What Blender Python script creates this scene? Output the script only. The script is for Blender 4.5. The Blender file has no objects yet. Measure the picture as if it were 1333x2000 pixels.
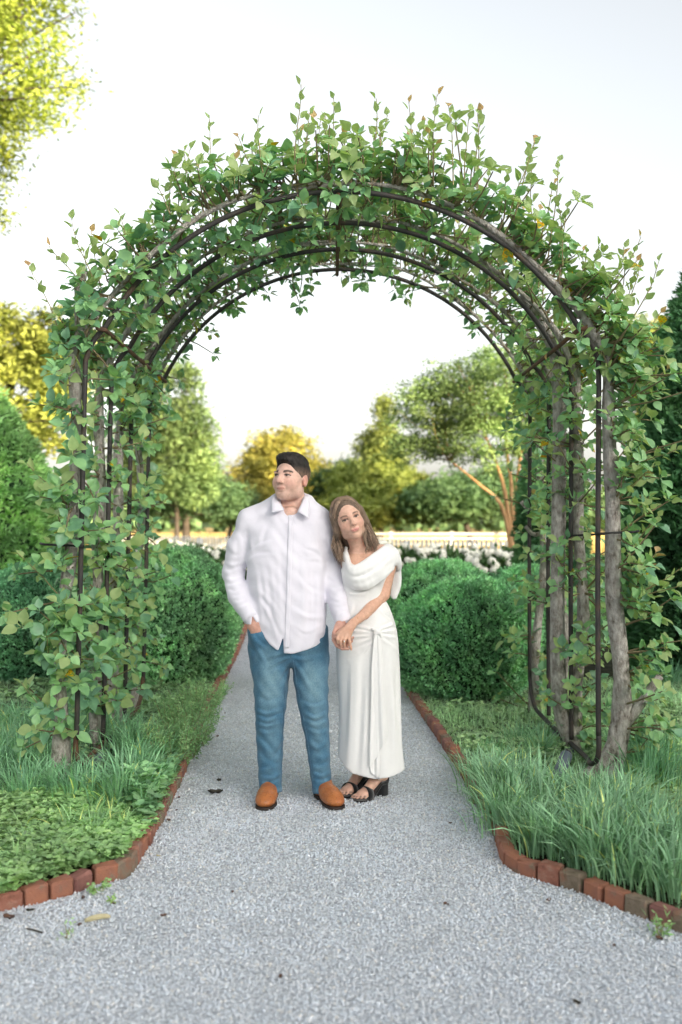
import bpy, math, random
import numpy as np
from mathutils import Vector, Matrix
R = math.radians
random.seed(7)
rng = np.random.default_rng(11)
SC = bpy.context.scene
COL = SC.collection

# ------------------------------------------------------------------ camera, sky, sun, exposure
FPX, CX, HY, CH = 1944.4, 666.5, 1020.0, 1.5          # focal length and horizon of the photograph, camera height
cam_d = bpy.data.cameras.new('camera')
cam = bpy.data.objects.new('camera', cam_d); COL.objects.link(cam)
cam.location = (0, 0, CH); cam.rotation_euler = (R(90), 0, 0)
cam_d.sensor_fit = 'VERTICAL'; cam_d.sensor_height = 36; cam_d.sensor_width = 24; cam_d.lens = 35
cam_d.shift_y = 0.010
cam_d.clip_start = 0.05; cam_d.clip_end = 3000
cam_d.dof.use_dof = True; cam_d.dof.focus_distance = 5.45; cam_d.dof.aperture_fstop = 1.7
SC.camera = cam
SUN_EL, SUN_AZ = 11.0, 36.0                            # low sun behind the camera, a little to its right
w = bpy.data.worlds.new('World'); SC.world = w; w.use_nodes = True
nt = w.node_tree; nt.nodes.clear()
sky = nt.nodes.new('ShaderNodeTexSky'); sky.sky_type = 'NISHITA'; sky.sun_disc = False
sdir = Vector((math.sin(R(SUN_AZ)) * math.cos(R(SUN_EL)), -math.cos(R(SUN_AZ)) * math.cos(R(SUN_EL)), math.sin(R(SUN_EL))))
sky.sun_elevation = R(SUN_EL); sky.sun_rotation = math.atan2(sdir.x, sdir.y)
sky.air_density = 1.0; sky.dust_density = 3.8; sky.ozone_density = 0.0
bg = nt.nodes.new('ShaderNodeBackground'); bg.inputs['Strength'].default_value = 0.15
wo = nt.nodes.new('ShaderNodeOutputWorld')
veil = nt.nodes.new('ShaderNodeHueSaturation'); veil.inputs['Saturation'].default_value = 0.26      # thin high veil: a pale, nearly colourless sky
nt.links.new(sky.outputs[0], veil.inputs['Color']); nt.links.new(veil.outputs[0], bg.inputs[0]); nt.links.new(bg.outputs[0], wo.inputs[0])
sun_d = bpy.data.lights.new('sun', 'SUN'); sun_d.energy = 5.0; sun_d.angle = R(0.5); sun_d.color = (1.0, 0.78, 0.47)
sun = bpy.data.objects.new('sun', sun_d); COL.objects.link(sun)
sun.rotation_euler = sdir.to_track_quat('Z', 'Y').to_euler()
SC.view_settings.view_transform = 'Standard'; SC.view_settings.look = 'None'
SC.view_settings.exposure = 1.54; SC.view_settings.gamma = 1.0; SC.view_settings.use_curve_mapping = False
SC.cycles.use_denoising = True
SC.cycles.max_bounces = 12; SC.cycles.diffuse_bounces = 9; SC.cycles.glossy_bounces = 2; SC.cycles.transmission_bounces = 4

# ------------------------------------------------------------------ helpers
def W(px, py, D): return np.array(((px - CX) * D / FPX, D, CH - (py - HY) * D / FPX))
def G(px, py):
    D = CH * FPX / (py - HY); return ((px - CX) * D / FPX, D)
def link(o, parent=None):
    COL.objects.link(o)
    if parent is not None: o.parent = parent
    return o
def tag(o, label=None, cat=None, group=None, kind=None):
    if label: o['label'] = label
    if cat: o['category'] = cat
    if group: o['group'] = group
    if kind: o['kind'] = kind
    return o
def thing(name, label, cat, loc=(0, 0, 0), group=None):
    o = bpy.data.objects.new(name, None); o.location = loc; o.empty_display_size = 0.1
    return tag(link(o), label, cat, group)
def mk(name, verts, faces, mats, parent=None, smooth=False, col=None, mi=None, rel=True):
    """one mesh object from world-space vertices; faces: list of (n,3)/(n,4) index arrays"""
    v = np.asarray(verts, np.float32).reshape(-1, 3)
    if parent is not None and rel:
        p = parent; off = np.zeros(3)
        while p is not None: off += np.array(p.location); p = p.parent
        v = v - off.astype(np.float32)
    if isinstance(faces, np.ndarray): faces = [faces]
    faces = [np.asarray(f, np.int32) for f in faces if len(f)]
    me = bpy.data.meshes.new(name)
    nl = sum(f.size for f in faces); nf = sum(len(f) for f in faces)
    me.vertices.add(len(v)); me.vertices.foreach_set('co', v.ravel())
    me.loops.add(nl); me.loops.foreach_set('vertex_index', np.concatenate([f.ravel() for f in faces]))
    me.polygons.add(nf)
    tot = np.concatenate([np.full(len(f), f.shape[1], np.int32) for f in faces])
    st = np.concatenate(([0], np.cumsum(tot)[:-1])).astype(np.int32)
    me.polygons.foreach_set('loop_start', st); me.polygons.foreach_set('loop_total', tot)
    if not isinstance(mats, (list, tuple)): mats = [mats]
    for m in mats: me.materials.append(m)
    if mi is not None: me.polygons.foreach_set('material_index', np.asarray(mi, np.int32))
    if smooth: me.polygons.foreach_set('use_smooth', np.ones(nf, bool))
    if col is not None:
        a = me.color_attributes.new('Col', 'FLOAT_COLOR', 'POINT')
        c = np.ones((len(v), 4), np.float32); c[:, :3] = col
        a.data.foreach_set('color', c.ravel())
    me.update(calc_edges=True)
    return link(bpy.data.objects.new(name, me), parent)
class MB:
    def __init__(s): s.v = []; s.f3 = []; s.f4 = []; s.n = 0; s.c = []; s.m3 = []; s.m4 = []
    def add(s, v, f, col=None, m=0):
        v = np.asarray(v, np.float32).reshape(-1, 3); f = np.asarray(f, np.int32)
        s.v.append(v)
        (s.f3 if f.shape[1] == 3 else s.f4).append(f + s.n); (s.m3 if f.shape[1] == 3 else s.m4).append(np.full(len(f), m, np.int32))
        s.n += len(v)
        if col is not None: s.c.append(np.broadcast_to(np.asarray(col, np.float32), (len(v), 3)))
        return s
    def build(s, name, mats, parent=None, smooth=False):
        fs = []; mi = []
        if s.f3: fs.append(np.concatenate(s.f3)); mi += s.m3
        if s.f4: fs.append(np.concatenate(s.f4)); mi += s.m4
        return mk(name, np.concatenate(s.v), fs, mats, parent, smooth, np.concatenate(s.c) if s.c else None, np.concatenate(mi))
def tube(path, rad, n=8, cap=True, noise=0.0, r=None):
    P = np.asarray(path, float); m = len(P); rad = np.broadcast_to(np.asarray(rad, float), (m,))
    T = np.gradient(P, axis=0); T /= np.linalg.norm(T, axis=1)[:, None] + 1e-12
    u = np.cross(T[0], (0.3, 0.9, 0.1) if abs(T[0][2]) > .7 else (0, 0, 1.0)); u /= np.linalg.norm(u)
    V = []; a = np.linspace(0, 2 * np.pi, n, endpoint=False)
    for i in range(m):
        u = u - T[i] * u.dot(T[i]); u /= np.linalg.norm(u); b = np.cross(T[i], u)
        rr = rad[i] * (1 + (noise * (r or rng).standard_normal(n) if noise else 0))
        V.append(P[i] + (np.cos(a) * rr)[:, None] * u + (np.sin(a) * rr)[:, None] * b)
    V = np.concatenate(V); i = np.arange(m - 1)[:, None] * n; j = np.arange(n)[None]; k = (j + 1) % n
    Q = np.stack([i + j, i + k, i + n + k, i + n + j], -1).reshape(-1, 4)
    if cap:
        V = np.concatenate([V, P[:1], P[-1:]]); c0 = m * n
        jj = np.arange(n); kk = (jj + 1) % n
        Q = np.concatenate([Q, np.stack([np.full(n, c0), kk, jj, jj], -1), np.stack([np.full(n, c0 + 1), (m - 1) * n + jj, (m - 1) * n + kk, (m - 1) * n + kk], -1)])
        q = Q[-2 * n:, :3]; return V, Q[:-2 * n], q
    return V, Q, np.zeros((0, 3), int)
def add_tube(mb, path, rad, n=8, cap=True, noise=0.0, col=None, m=0, r=None):
    V, Q, T3 = tube(path, rad, n, cap, noise, r)
    base = mb.n; mb.add(V, Q, col, m)
    if len(T3): mb.f3.append(T3.astype(np.int32) + base); mb.m3.append(np.full(len(T3), m, np.int32))
def spline(pts, n):
    P = np.asarray(pts, float); m = len(P)
    if m == 2: t = np.linspace(0, 1, n)[:, None]; return P[0] * (1 - t) + P[1] * t
    Q = np.concatenate([[2 * P[0] - P[1]], P, [2 * P[-1] - P[-2]]])
    s = np.linspace(0, m - 1 - 1e-9, n); i = s.astype(int); t = (s - i)[:, None]
    a, b, c, d = Q[i], Q[i + 1], Q[i + 2], Q[i + 3]
    return .5 * (2 * b + (c - a) * t + (2 * a - 5 * b + 4 * c - d) * t * t + (3 * b - a - 3 * c + d) * t ** 3)
def box(mb, c, h, rot=None, m=0, col=None):
    v = np.array([(x, y, z) for x in (-1, 1) for y in (-1, 1) for z in (-1, 1)], float) * h
    if rot is not None: v = v @ np.array(rot).T
    f = [(0, 1, 3, 2), (4, 6, 7, 5), (0, 4, 5, 1), (2, 3, 7, 6), (0, 2, 6, 4), (1, 5, 7, 3)]
    mb.add(v + np.asarray(c), f, col, m)
def norm(a): return a / (np.linalg.norm(a, axis=-1, keepdims=True) + 1e-12)
def wob(P, seed, freq, n=6):
    """smooth pseudo noise of points, about -1..1"""
    r = np.random.default_rng(seed); P = np.asarray(P); o = 0
    for i in range(n):
        k = norm(r.standard_normal(3)) * freq * r.uniform(.6, 1.6); o = o + np.sin(P @ k + r.uniform(0, 6.28))
    return o / (n ** .5)

# ------------------------------------------------------------------ materials
def nodes(name):
    m = bpy.data.materials.new(name); m.use_nodes = True; t = m.node_tree; t.nodes.clear()
    o = t.nodes.new('ShaderNodeOutputMaterial'); return m, t, o
def N(t, typ, **kw):
    n = t.nodes.new('ShaderNode' + typ)
    for k, v in kw.items():
        if k in n.inputs.keys(): n.inputs[k].default_value = v
        else: setattr(n, k, v)
    return n
def ramp(t, fac, stops):
    n = t.nodes.new('ShaderNodeValToRGB'); e = n.color_ramp.elements
    while len(e) < len(stops): e.new(0.5)
    for i, (p, c) in enumerate(stops): e[i].position = p; e[i].color = (*c, 1)
    t.links.new(fac, n.inputs[0]); return n.outputs[0]
def noise(t, scale, detail=4, rough=.6, vec=None, **kw):
    n = N(t, 'TexNoise', Scale=scale, Detail=detail, Roughness=rough)
    if vec is not None: t.links.new(vec, n.inputs['Vector'])
    return n
def pos(t, scale=(1, 1, 1)):
    g = N(t, 'NewGeometry')
    if scale == (1, 1, 1): return g.outputs['Position']
    mp = N(t, 'Mapping'); mp.inputs['Scale'].default_value = scale; t.links.new(g.outputs['Position'], mp.inputs[0]); return mp.outputs[0]
def mixc(t, fac, a, b, mode='MIX'):
    n = t.nodes.new('ShaderNodeMix'); n.data_type = 'RGBA'; n.blend_type = mode
    for s, x in ((0, fac), (6, a), (7, b)):
        if isinstance(x, (int, float)): n.inputs[s].default_value = x
        elif isinstance(x, tuple): n.inputs[s].default_value = (*x, 1)
        else: t.links.new(x, n.inputs[s])
    return n.outputs[2]
def leaf_mat(name, stops, scale=9.0, trans=.35, rough=.5, spec=.35, attr=False, gain=1.0):
    stops = [(p_, tuple(c_ * gain for c_ in q_)) for p_, q_ in stops]
    m, t, o = nodes(name)
    c = ramp(t, noise(t, scale, 2, .6, pos(t)).outputs[0], stops)
    if attr:
        at = N(t, 'Attribute', attribute_name='Col'); c = mixc(t, 1.0, c, at.outputs['Color'], 'MULTIPLY')
    p = N(t, 'BsdfPrincipled', Roughness=rough); p.inputs['Specular IOR Level'].default_value = spec
    t.links.new(c, p.inputs['Base Color'])
    tr = N(t, 'BsdfTranslucent'); c2 = mixc(t, 1.0, c, (1.15, 1.25, .55), 'MULTIPLY'); t.links.new(c2, tr.inputs[0])
    mx = N(t, 'MixShader', Fac=trans); t.links.new(p.outputs[0], mx.inputs[1]); t.links.new(tr.outputs[0], mx.inputs[2])
    t.links.new(mx.outputs[0], o.inputs[0]); return m
def surf_mat(name, stops, scale=8.0, rough=.8, spec=.3, bump=0.0, bscale=None, vscale=(1, 1, 1), metal=0.0, detail=5, attr=None, obj=False, bdist=.01):
    m, t, o = nodes(name)
    if obj: tc = N(t, 'TexCoord'); mp = N(t, 'Mapping'); mp.inputs['Scale'].default_value = vscale; t.links.new(tc.outputs['Object'], mp.inputs[0]); vec = mp.outputs[0]
    else: vec = pos(t, vscale)
    if obj:
        oi = N(t, 'ObjectInfo'); va = N(t, 'VectorMath', operation='ADD'); t.links.new(vec, va.inputs[0])
        ml = N(t, 'Math', operation='MULTIPLY'); ml.inputs[1].default_value = 37.0; t.links.new(oi.outputs['Random'], ml.inputs[0]); t.links.new(ml.outputs[0], va.inputs[1]); vec = va.outputs[0]
    c = ramp(t, noise(t, scale, detail, .6, vec).outputs[0], stops)
    if attr:
        at = N(t, 'Attribute', attribute_name='Col'); c = mixc(t, 1.0, c, at.outputs['Color'], 'MULTIPLY')
    p = N(t, 'BsdfPrincipled', Roughness=rough, Metallic=metal); p.inputs['Specular IOR Level'].default_value = spec
    t.links.new(c, p.inputs['Base Color'])
    if bump:
        b = N(t, 'Bump', Strength=bump, Distance=bdist); nz = noise(t, bscale or scale * 4, 6, .65, vec)
        t.links.new(nz.outputs[0], b.inputs['Height']); t.links.new(b.outputs[0], p.inputs['Normal'])
    t.links.new(p.outputs[0], o.inputs[0]); return m
# ------------------------------------------------------------------ material library
M_mature = leaf_mat('pear_leaf_mature', [(.3, (.046, .114, .066)), (.7, (.100, .205, .112))], 14, .22, .40, .6, gain=2.1)
M_mid = leaf_mat('pear_leaf_mid', [(.3, (.115, .235, .112)), (.7, (.19, .34, .150))], 14, .28, .42, .5, gain=1.8)
M_young = leaf_mat('pear_leaf_young', [(.3, (.31, .45, .19)), (.7, (.47, .58, .28))], 14, .42, .5, .4)
M_red = leaf_mat('pear_leaf_red_tip', [(.3, (.54, .33, .18)), (.7, (.58, .44, .22))], 14, .4, .5, .4)
M_rust = leaf_mat('pear_leaf_spotted', [(.42, (.20, .28, .06)), (.5, (.72, .55, .02)), (.62, (.55, .22, .01))], 60, .3, .5, .3)
M_bark = surf_mat('pear_bark', [(.30, (.12, .10, .085)), (.42, (.33, .30, .27)), (.58, (.50, .475, .44)), (.72, (.66, .64, .60))], 36, .95, .1, 1.0, 60, (1, 1, .5), bdist=.02, detail=8)
M_twig = surf_mat('twig', [(.3, (.14, .11, .07)), (.7, (.26, .22, .12))], 12, .8, .2)
M_shoot = surf_mat('young_shoot', [(.3, (.28, .20, .12)), (.7, (.32, .30, .14))], 12, .7, .2)
M_iron = surf_mat('iron_pipe', [(.35, (.028, .027, .028)), (.55, (.045, .040, .037)), (.72, (.085, .055, .036))], 9, .6, .4, .25, 60, metal=.0)
M_rusty = surf_mat('rusty_pipe', [(.35, (.16, .075, .04)), (.6, (.09, .055, .04))], 12, .75, .3, .3, 60)
M_sleeve = surf_mat('grey_sleeve', [(.35, (.09, .11, .125)), (.65, (.15, .18, .20))], 10, .6, .3, .2, 60)
M_strap = surf_mat('black_strap', [(.3, (.012, .012, .014)), (.7, (.03, .03, .03))], 20, .6, .3)

# ------------------------------------------------------------------ path outline (ground points read along the brick rows)
LP = np.array([G(*p) for p in [(-60, 1800), (0, 1781), (52, 1771), (99, 1759), (146, 1747), (188, 1728), (226, 1721), (252, 1716), (268, 1694), (285, 1665),
      (302, 1634), (324, 1594), (346, 1545), (366, 1500), (388, 1440), (405, 1400), (424, 1362), (450, 1310), (470, 1268), (486, 1225), (500, 1180)]])
RP = np.array([G(*p) for p in [(1420, 1852), (1333, 1826), (1292, 1808), (1252, 1792), (1202, 1775), (1152, 1752), (1106, 1736), (1058, 1722), (1016, 1708), (988, 1696),
      (975, 1668), (962, 1630), (945, 1592), (926, 1560), (906, 1525), (880, 1484), (850, 1438), (820, 1394), (795, 1355), (776, 1320), (765, 1290), (748, 1240), (730, 1190)]])
def resample(P, step):
    Q = spline(P, 400) if len(P) > 2 else P
    L = np.concatenate(([0], np.cumsum(np.linalg.norm(np.diff(Q, axis=0), axis=1))))
    s = np.arange(0, L[-1], step); return np.stack([np.interp(s, L, Q[:, i]) for i in range(Q.shape[1])], 1)
def row(P, z): return np.c_[P, np.full(len(P), z)]
# ground (one sheet to the horizon)
def mat_ground():
    m, t, o = nodes('garden_ground')
    p = pos(t); a = ramp(t, noise(t, 1.3, 6, .7, p).outputs[0], [(.3, (.045, .085, .035)), (.5, (.08, .14, .05)), (.7, (.14, .19, .07))])
    b = ramp(t, noise(t, 30, 4, .7, p).outputs[0], [(.3, (.45, .45, .45)), (.7, (1.2, 1.2, 1.2))])
    c = mixc(t, 1.0, a, b, 'MULTIPLY'); s = N(t, 'BsdfPrincipled', Roughness=.95); s.inputs['Specular IOR Level'].default_value = .1
    bu = N(t, 'Bump', Strength=.8, Distance=.03); t.links.new(noise(t, 40, 5, .7, p).outputs[0], bu.inputs['Height']); t.links.new(bu.outputs[0], s.inputs['Normal'])
    t.links.new(c, s.inputs['Base Color']); t.links.new(s.outputs[0], o.inputs[0]); return m
g = np.linspace(-1, 1, 41); gx = np.sign(g) * np.abs(g) ** 2.2 * 1500
X, Y = np.meshgrid(gx, gx + 15, indexing='ij'); ii = np.arange(40)[:, None] * 41 + np.arange(40)[None]
tag(mk('ground', np.stack([X, Y, X * 0 - .012], -1), np.stack([ii, ii + 41, ii + 42, ii + 1], -1).reshape(-1, 4), mat_ground(), smooth=True), kind='structure')
fv = np.array([(-90, 47, -.006), (90, 47, -.006), (260, 260, -.006), (-260, 260, -.006)])
M_field = surf_mat('dry_field', [(.3, (.40, .29, .12)), (.7, (.58, .44, .20))], 1.5, .95, .1, .6, 30)
tag(mk('field', fv, np.array([[0, 1, 2, 3]]), M_field), kind='structure')
# soil of the two planting beds, a little proud of the lawn
M_soil = surf_mat('soil', [(.3, (.022, .022, .014)), (.55, (.05, .055, .03)), (.75, (.075, .09, .045))], 7, .95, .1, 1.0, 40, bdist=.03)
def bed(name, edge, far, z=.03):
    v = np.concatenate([row(edge, z), row(far, z)]); n = len(edge); i = np.arange(n - 1)
    tag(mk(name, v, np.stack([i, i + 1, n + i + 1, n + i], -1), M_soil), kind='structure')
le = resample(LP, .1); re_ = resample(RP, .1)
nl = len(le); tl = np.linspace(0, 1, nl)
bed('bed', le + [-.03, .02], np.c_[-3.2 - tl * 1.2, 3.6 + tl * 6.0])
bed('bed', re_ + [.03, .02], np.c_[3.4 + np.linspace(0, 1, len(re_)) * .9, 3.3 + np.linspace(0, 1, len(re_)) * 6.4])
# gravel path sheet
def mat_gravel():
    m, t, o = nodes('gravel')
    p = pos(t); v = N(t, 'TexVoronoi', Scale=85.0); t.links.new(p, v.inputs['Vector'])
    hs = N(t, 'SeparateColor'); t.links.new(v.outputs['Color'], hs.inputs[0])
    c = ramp(t, hs.outputs[0], [(0, (.56, .60, .64)), (.5, (.70, .74, .78)), (1, (.80, .83, .85))])
    d = ramp(t, v.outputs['Distance'], [(.25, (1, 1, 1)), (.75, (.6, .6, .61))]); c = mixc(t, 1.0, c, d, 'MULTIPLY')
    s = N(t, 'BsdfPrincipled', Roughness=.9); s.inputs['Specular IOR Level'].default_value = .2
    inv = N(t, 'Math', operation='SUBTRACT'); inv.inputs[0].default_value = 1; t.links.new(v.outputs['Distance'], inv.inputs[1])
    bu = N(t, 'Bump', Strength=1.0, Distance=.008); t.links.new(inv.outputs[0], bu.inputs['Height']); t.links.new(bu.outputs[0], s.inputs['Normal'])
    t.links.new(c, s.inputs['Base Color']); t.links.new(s.outputs[0], o.inputs[0]); return m
M_gravel = mat_gravel()
ys = np.concatenate([np.arange(-24, 3.4, .4), np.arange(3.4, 20, .06)])  # unseen wide apron behind the camera, added to bounce light forward
def edge_x(P, far, near): return np.interp(ys, [-24, 3.2, 3.3] + P[:, 1].tolist() + [20], [near, near, near * .3] + P[:, 0].tolist() + [far])
xl = edge_x(LP, -2.6, -11); xr = edge_x(RP, -.4, 11); n = len(ys)
gv = np.stack([np.c_[xl, ys, ys * 0], np.c_[(xl + xr) / 2, ys, ys * 0], np.c_[xr, ys, ys * 0]], 1).reshape(-1, 3); i = np.arange(n - 1)[:, None] * 3 + np.arange(2)[None]
tag(mk('gravel_path', gv, np.stack([i, i + 1, i + 4, i + 3], -1).reshape(-1, 4), M_gravel), kind='structure')
# loose stones on the path: crushed stone, real geometry
def inside(P, poly):
    x, y = P[:, 0], P[:, 1]; r = np.zeros(len(P), bool); j = len(poly) - 1
    for i in range(len(poly)):
        xi, yi = poly[i]; xj, yj = poly[j]
        c = ((yi > y) != (yj > y)) & (x < (xj - xi) * (y - yi) / (yj - yi + 1e-12) + xi); r ^= c; j = i
    return r
poly = np.concatenate([[[-2.6, 2.5]], le, re_[::-1], [[2.7, 2.5]]])
def scatter(n, lo, hi): return rng.uniform(lo, hi, (n, 2))
S = np.concatenate([scatter(70000, (-1.9, 2.75), (2.1, 5.4)), scatter(28000, (-1.8, 5.4), (1.4, 8.2)), scatter(6000, (-2.0, 8.2), (1.0, 13.5))])
S = S[inside(S, poly) & (np.abs(S[:, 0]) < .36 * S[:, 1] + .12)]
k = len(S); octa = np.array([(1, 0, 0), (0, 1, 0), (-1, 0, 0), (0, -1, 0), (.25, .2, 1), (-.2, -.25, -1)], float) * 1.25
qf = np.array([(0, 1, 4), (1, 2, 4), (2, 3, 4), (3, 0, 4), (1, 0, 5), (2, 1, 5), (3, 2, 5), (0, 3, 5)])
sz = rng.uniform(.0030, .0060, (k, 1, 1)) * (1 + .25 * (rng.random((k, 1, 1)) > .93)) * np.stack([np.ones(k), rng.uniform(.6, 1, k), rng.uniform(.5, .85, k)], -1)[:, None, :]
V = octa[None] * (1 + rng.uniform(-.35, .3, (k, 6, 3))) * sz + rng.uniform(-.3, .3, (k, 6, 3)) * sz
def rot_rand(k):
    q = norm(rng.standard_normal((k, 4))); a, b, c, d = q.T
    return np.stack([1 - 2 * (c * c + d * d), 2 * (b * c - a * d), 2 * (b * d + a * c), 2 * (b * c + a * d), 1 - 2 * (b * b + d * d), 2 * (c * d - a * b), 2 * (b * d - a * c), 2 * (c * d + a * b), 1 - 2 * (b * b + c * c)], -1).reshape(k, 3, 3)
V = np.einsum('kij,kvj->kvi', rot_rand(k), V)
V += np.c_[S, rng.uniform(.001, .007, k)][:, None, :]
cc = rng.choice(4, k, p=[.5, .27, .15, .08]); base = np.array([(.71, .765, .82), (.80, .83, .86), (.60, .65, .71), (.78, .77, .74)])[cc] * rng.uniform(.92, 1.08, (k, 1))
F = (qf[None] + 6 * np.arange(k)[:, None, None]).reshape(-1, 3)
M_stone = surf_mat('gravel_stone', [(.3, (.86, .86, .85)), (.5, (1.0, 1.0, 1.0)), (.7, (1.06, 1.07, 1.08))], 3.5, detail=9, rough=.85, spec=.25, attr=True)
tag(mk('gravel', V.reshape(-1, 3), F, M_stone, col=np.repeat(base, 6, 0)), kind='stuff')

# ------------------------------------------------------------------ brick edging
M_br = [surf_mat('brick_red', [(.3, (.19, .085, .06)), (.48, (.31, .135, .095)), (.62, (.35, .19, .14)), (.72, (.25, .22, .17))], 16, .9, .2, .7, 70, obj=True),
        surf_mat('brick_mossy', [(.3, (.16, .13, .09)), (.5, (.25, .20, .15)), (.7, (.30, .15, .10))], 14, .95, .1, .8, 70, obj=True),
        surf_mat('brick_orange', [(.35, (.38, .165, .10)), (.58, (.32, .15, .105)), (.70, (.22, .195, .14))], 13, .9, .2, .7, 70, obj=True),
        surf_mat('brick_plum', [(.3, (.20, .095, .085)), (.7, (.33, .16, .13))], 14, .9, .2, .7, 70, obj=True)]
def brick_mesh(m, seed):
    r = np.random.default_rng(seed); hx, hy, hz, b = .051, .031, .075, .007
    V = []; 
    for sz_, ins in ((-hz, 0), (hz - b * 1.3, 0), (hz, b * 1.2)):
        for sx, sy in ((-1, -1), (1, -1), (1, 1), (-1, 1)):
            ax = [(hx - ins, hy - b - ins * .3), (hx - b - ins * .3, hy - ins)]
            if (sx * sy) < 0: ax = ax[::-1]
            for q in ax: V.append((sx * q[0], sy * q[1], sz_))
    V = np.array(V); V += r.uniform(-1, 1, V.shape) * [.0035, .0035, .004]; V[:8, 2] = -hz
    q = [[l * 8 + j, l * 8 + (j + 1) % 8, l * 8 + 8 + (j + 1) % 8, l * 8 + 8 + j] for l in range(2) for j in range(8)]
    q += [[16, 17, 18, 19], [16, 19, 20, 23], [20, 21, 22, 23]]
    me = bpy.data.meshes.new('brick'); me.from_pydata(V.tolist(), [], q); me.materials.append(m); return me
bm_ = [brick_mesh(m, 10 * a + c) for a, m in enumerate(M_br) for c in range(2)]
def edging(P, label, side, seed):
    r = np.random.default_rng(seed); root = thing('brick_edging', label, 'edging', (0, 0, 0))
    Q = resample(P, .1085)
    for i in range(len(Q) - 1):
        d = Q[i + 1] - Q[i]; a = math.atan2(d[1], d[0]); c = (Q[i] + Q[i + 1]) / 2; nrm = np.array([-d[1], d[0]]) / np.linalg.norm(d) * side
        c = c + nrm * (.031 + r.uniform(-.005, .005))
        o = bpy.data.objects.new('brick', bm_[r.choice(8, p=[.2, .18, .1, .1, .14, .1, .1, .08])]); link(o, root)
        o.location = (c[0], c[1], -.008 + r.uniform(-.007, .008)); o.rotation_euler = (r.uniform(-.06, .06), r.uniform(-.05, .05), a + r.uniform(-.06, .06))
        o.scale = (r.uniform(.93, 1.0), r.uniform(.94, 1.06), 1)
    return root
edging(LP, 'row of worn red bricks edging the planting bed left of the gravel path', 1, 3)
edging(RP, 'row of worn red bricks edging the planting bed right of the gravel path', -1, 4)

# ------------------------------------------------------------------ iron arch of four hoops
HD = [5.6, 6.27, 6.93, 7.6]                      # distance of each hoop
HC = [668, 667, 665, 664]; HW = [1.445, 1.45, 1.452, 1.452]
AP = [3.36, 3.385, 3.40, 3.43]                   # apex heights
def hoop_pts(i, off=0.0):
    """open arch line of hoop i: left leg foot .. apex .. right leg foot, widened by off"""
    D = HD[i]; c = (HC[i] - CX) * D / FPX; hw = HW[i]; zs = 2.60; xs = hw - .115
    sag = AP[i] - zs; Rr = (xs * xs + sag * sag) / (2 * sag); zc = AP[i] - Rr; th = math.asin(xs / Rr)
    a = np.linspace(-th, th, 41); arc = np.c_[np.sin(a) * (Rr + off), zc + np.cos(a) * (Rr + off)]
    leg = [(-hw - off - .05, .16), (-hw - off - .025, 1.2), (-hw - off, 2.30), (-hw - off * .98 + .012, 2.43), (-hw - off * .85 + .055, 2.53)]
    p = leg + arc.tolist() + [(-x - (.03 if z < 1.3 else 0) , z) for x, z in leg[::-1]]
    p = np.array(p); p[-1, 0] -= .02; p[:, 0] += c; return np.c_[p[:, 0], np.full(len(p), D), p[:, 1]]
arch = thing('garden_arch', 'dark iron pipe garden arch of four hoops overgrown with pear trees', 'arch', (0, 6.6, 0))
PR = .0148
hl = [hoop_pts(i) for i in range(4)]
for i in range(4):
    P = hl[i]
    if i in (1, 2): P = P.copy(); P[0, 2] = P[-1, 2] = .13
    P = resample(P[1:-1] if False else P, .03)
    mb = MB(); add_tube(mb, P[4:-4] if i in (0, 3) else P, PR, 10); o = mb.build('hoop', M_iron, arch, True)
for s, e in ((-1, 0), (1, -1)):
    f, b_ = hl[0][e], hl[3][e]
    # base rail: front leg turns back into the rail and up into the rear leg
    pts = [f + (0, 0, .14), f + (0, .0, .05), f + (-s * .01, .03, -.015), f + (-s * .02, .12, -.045), f + (0, .3, -.05), (f + b_) / 2 + (0, 0, -.055), b_ + (0, -.35, -.05), b_ + (0, -.16, -.02), b_ + (0, -.05, .05), b_ + (0, 0, .16)]
    mb = MB(); add_tube(mb, spline(pts, 60), PR, 10); mb.build('base_rail', M_rusty if s < 0 else M_iron, arch, True)
    mb = MB(); c = f + (0, .34 if s < 0 else .62, -.10); add_tube(mb, [c + (-s*.0, 0, 0), c + (0, .62, -.005)], .033 if s < 0 else .028, 14); mb.build('anchor_sleeve', M_sleeve, arch, True)
    mb = MB(); box(mb, f + (0, .75, -.14), (.045, .02, .12)); mb.build('anchor_post', M_strap, arch)
    # purlin along the corner
    a = [hl[i][5 if s < 0 else -6] + (-s * .0, 0, -.02) for i in range(4)]
    mb = MB(); add_tube(mb, [a[0] + (s * .03, -.06, .0), a[0], a[1], a[2], a[3], a[3] + (0, .05, 0)], .0135, 10); mb.build('purlin', M_rusty, arch, True)
ap = [hl[i][25] + (-.02, 0, -.03) for i in range(4)]
mb = MB(); add_tube(mb, [ap[0] + (0, -.04, 0)] + ap + [ap[3] + (0, .05, 0)], .0135, 10); mb.build('purlin', M_rusty, arch, True)

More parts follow.
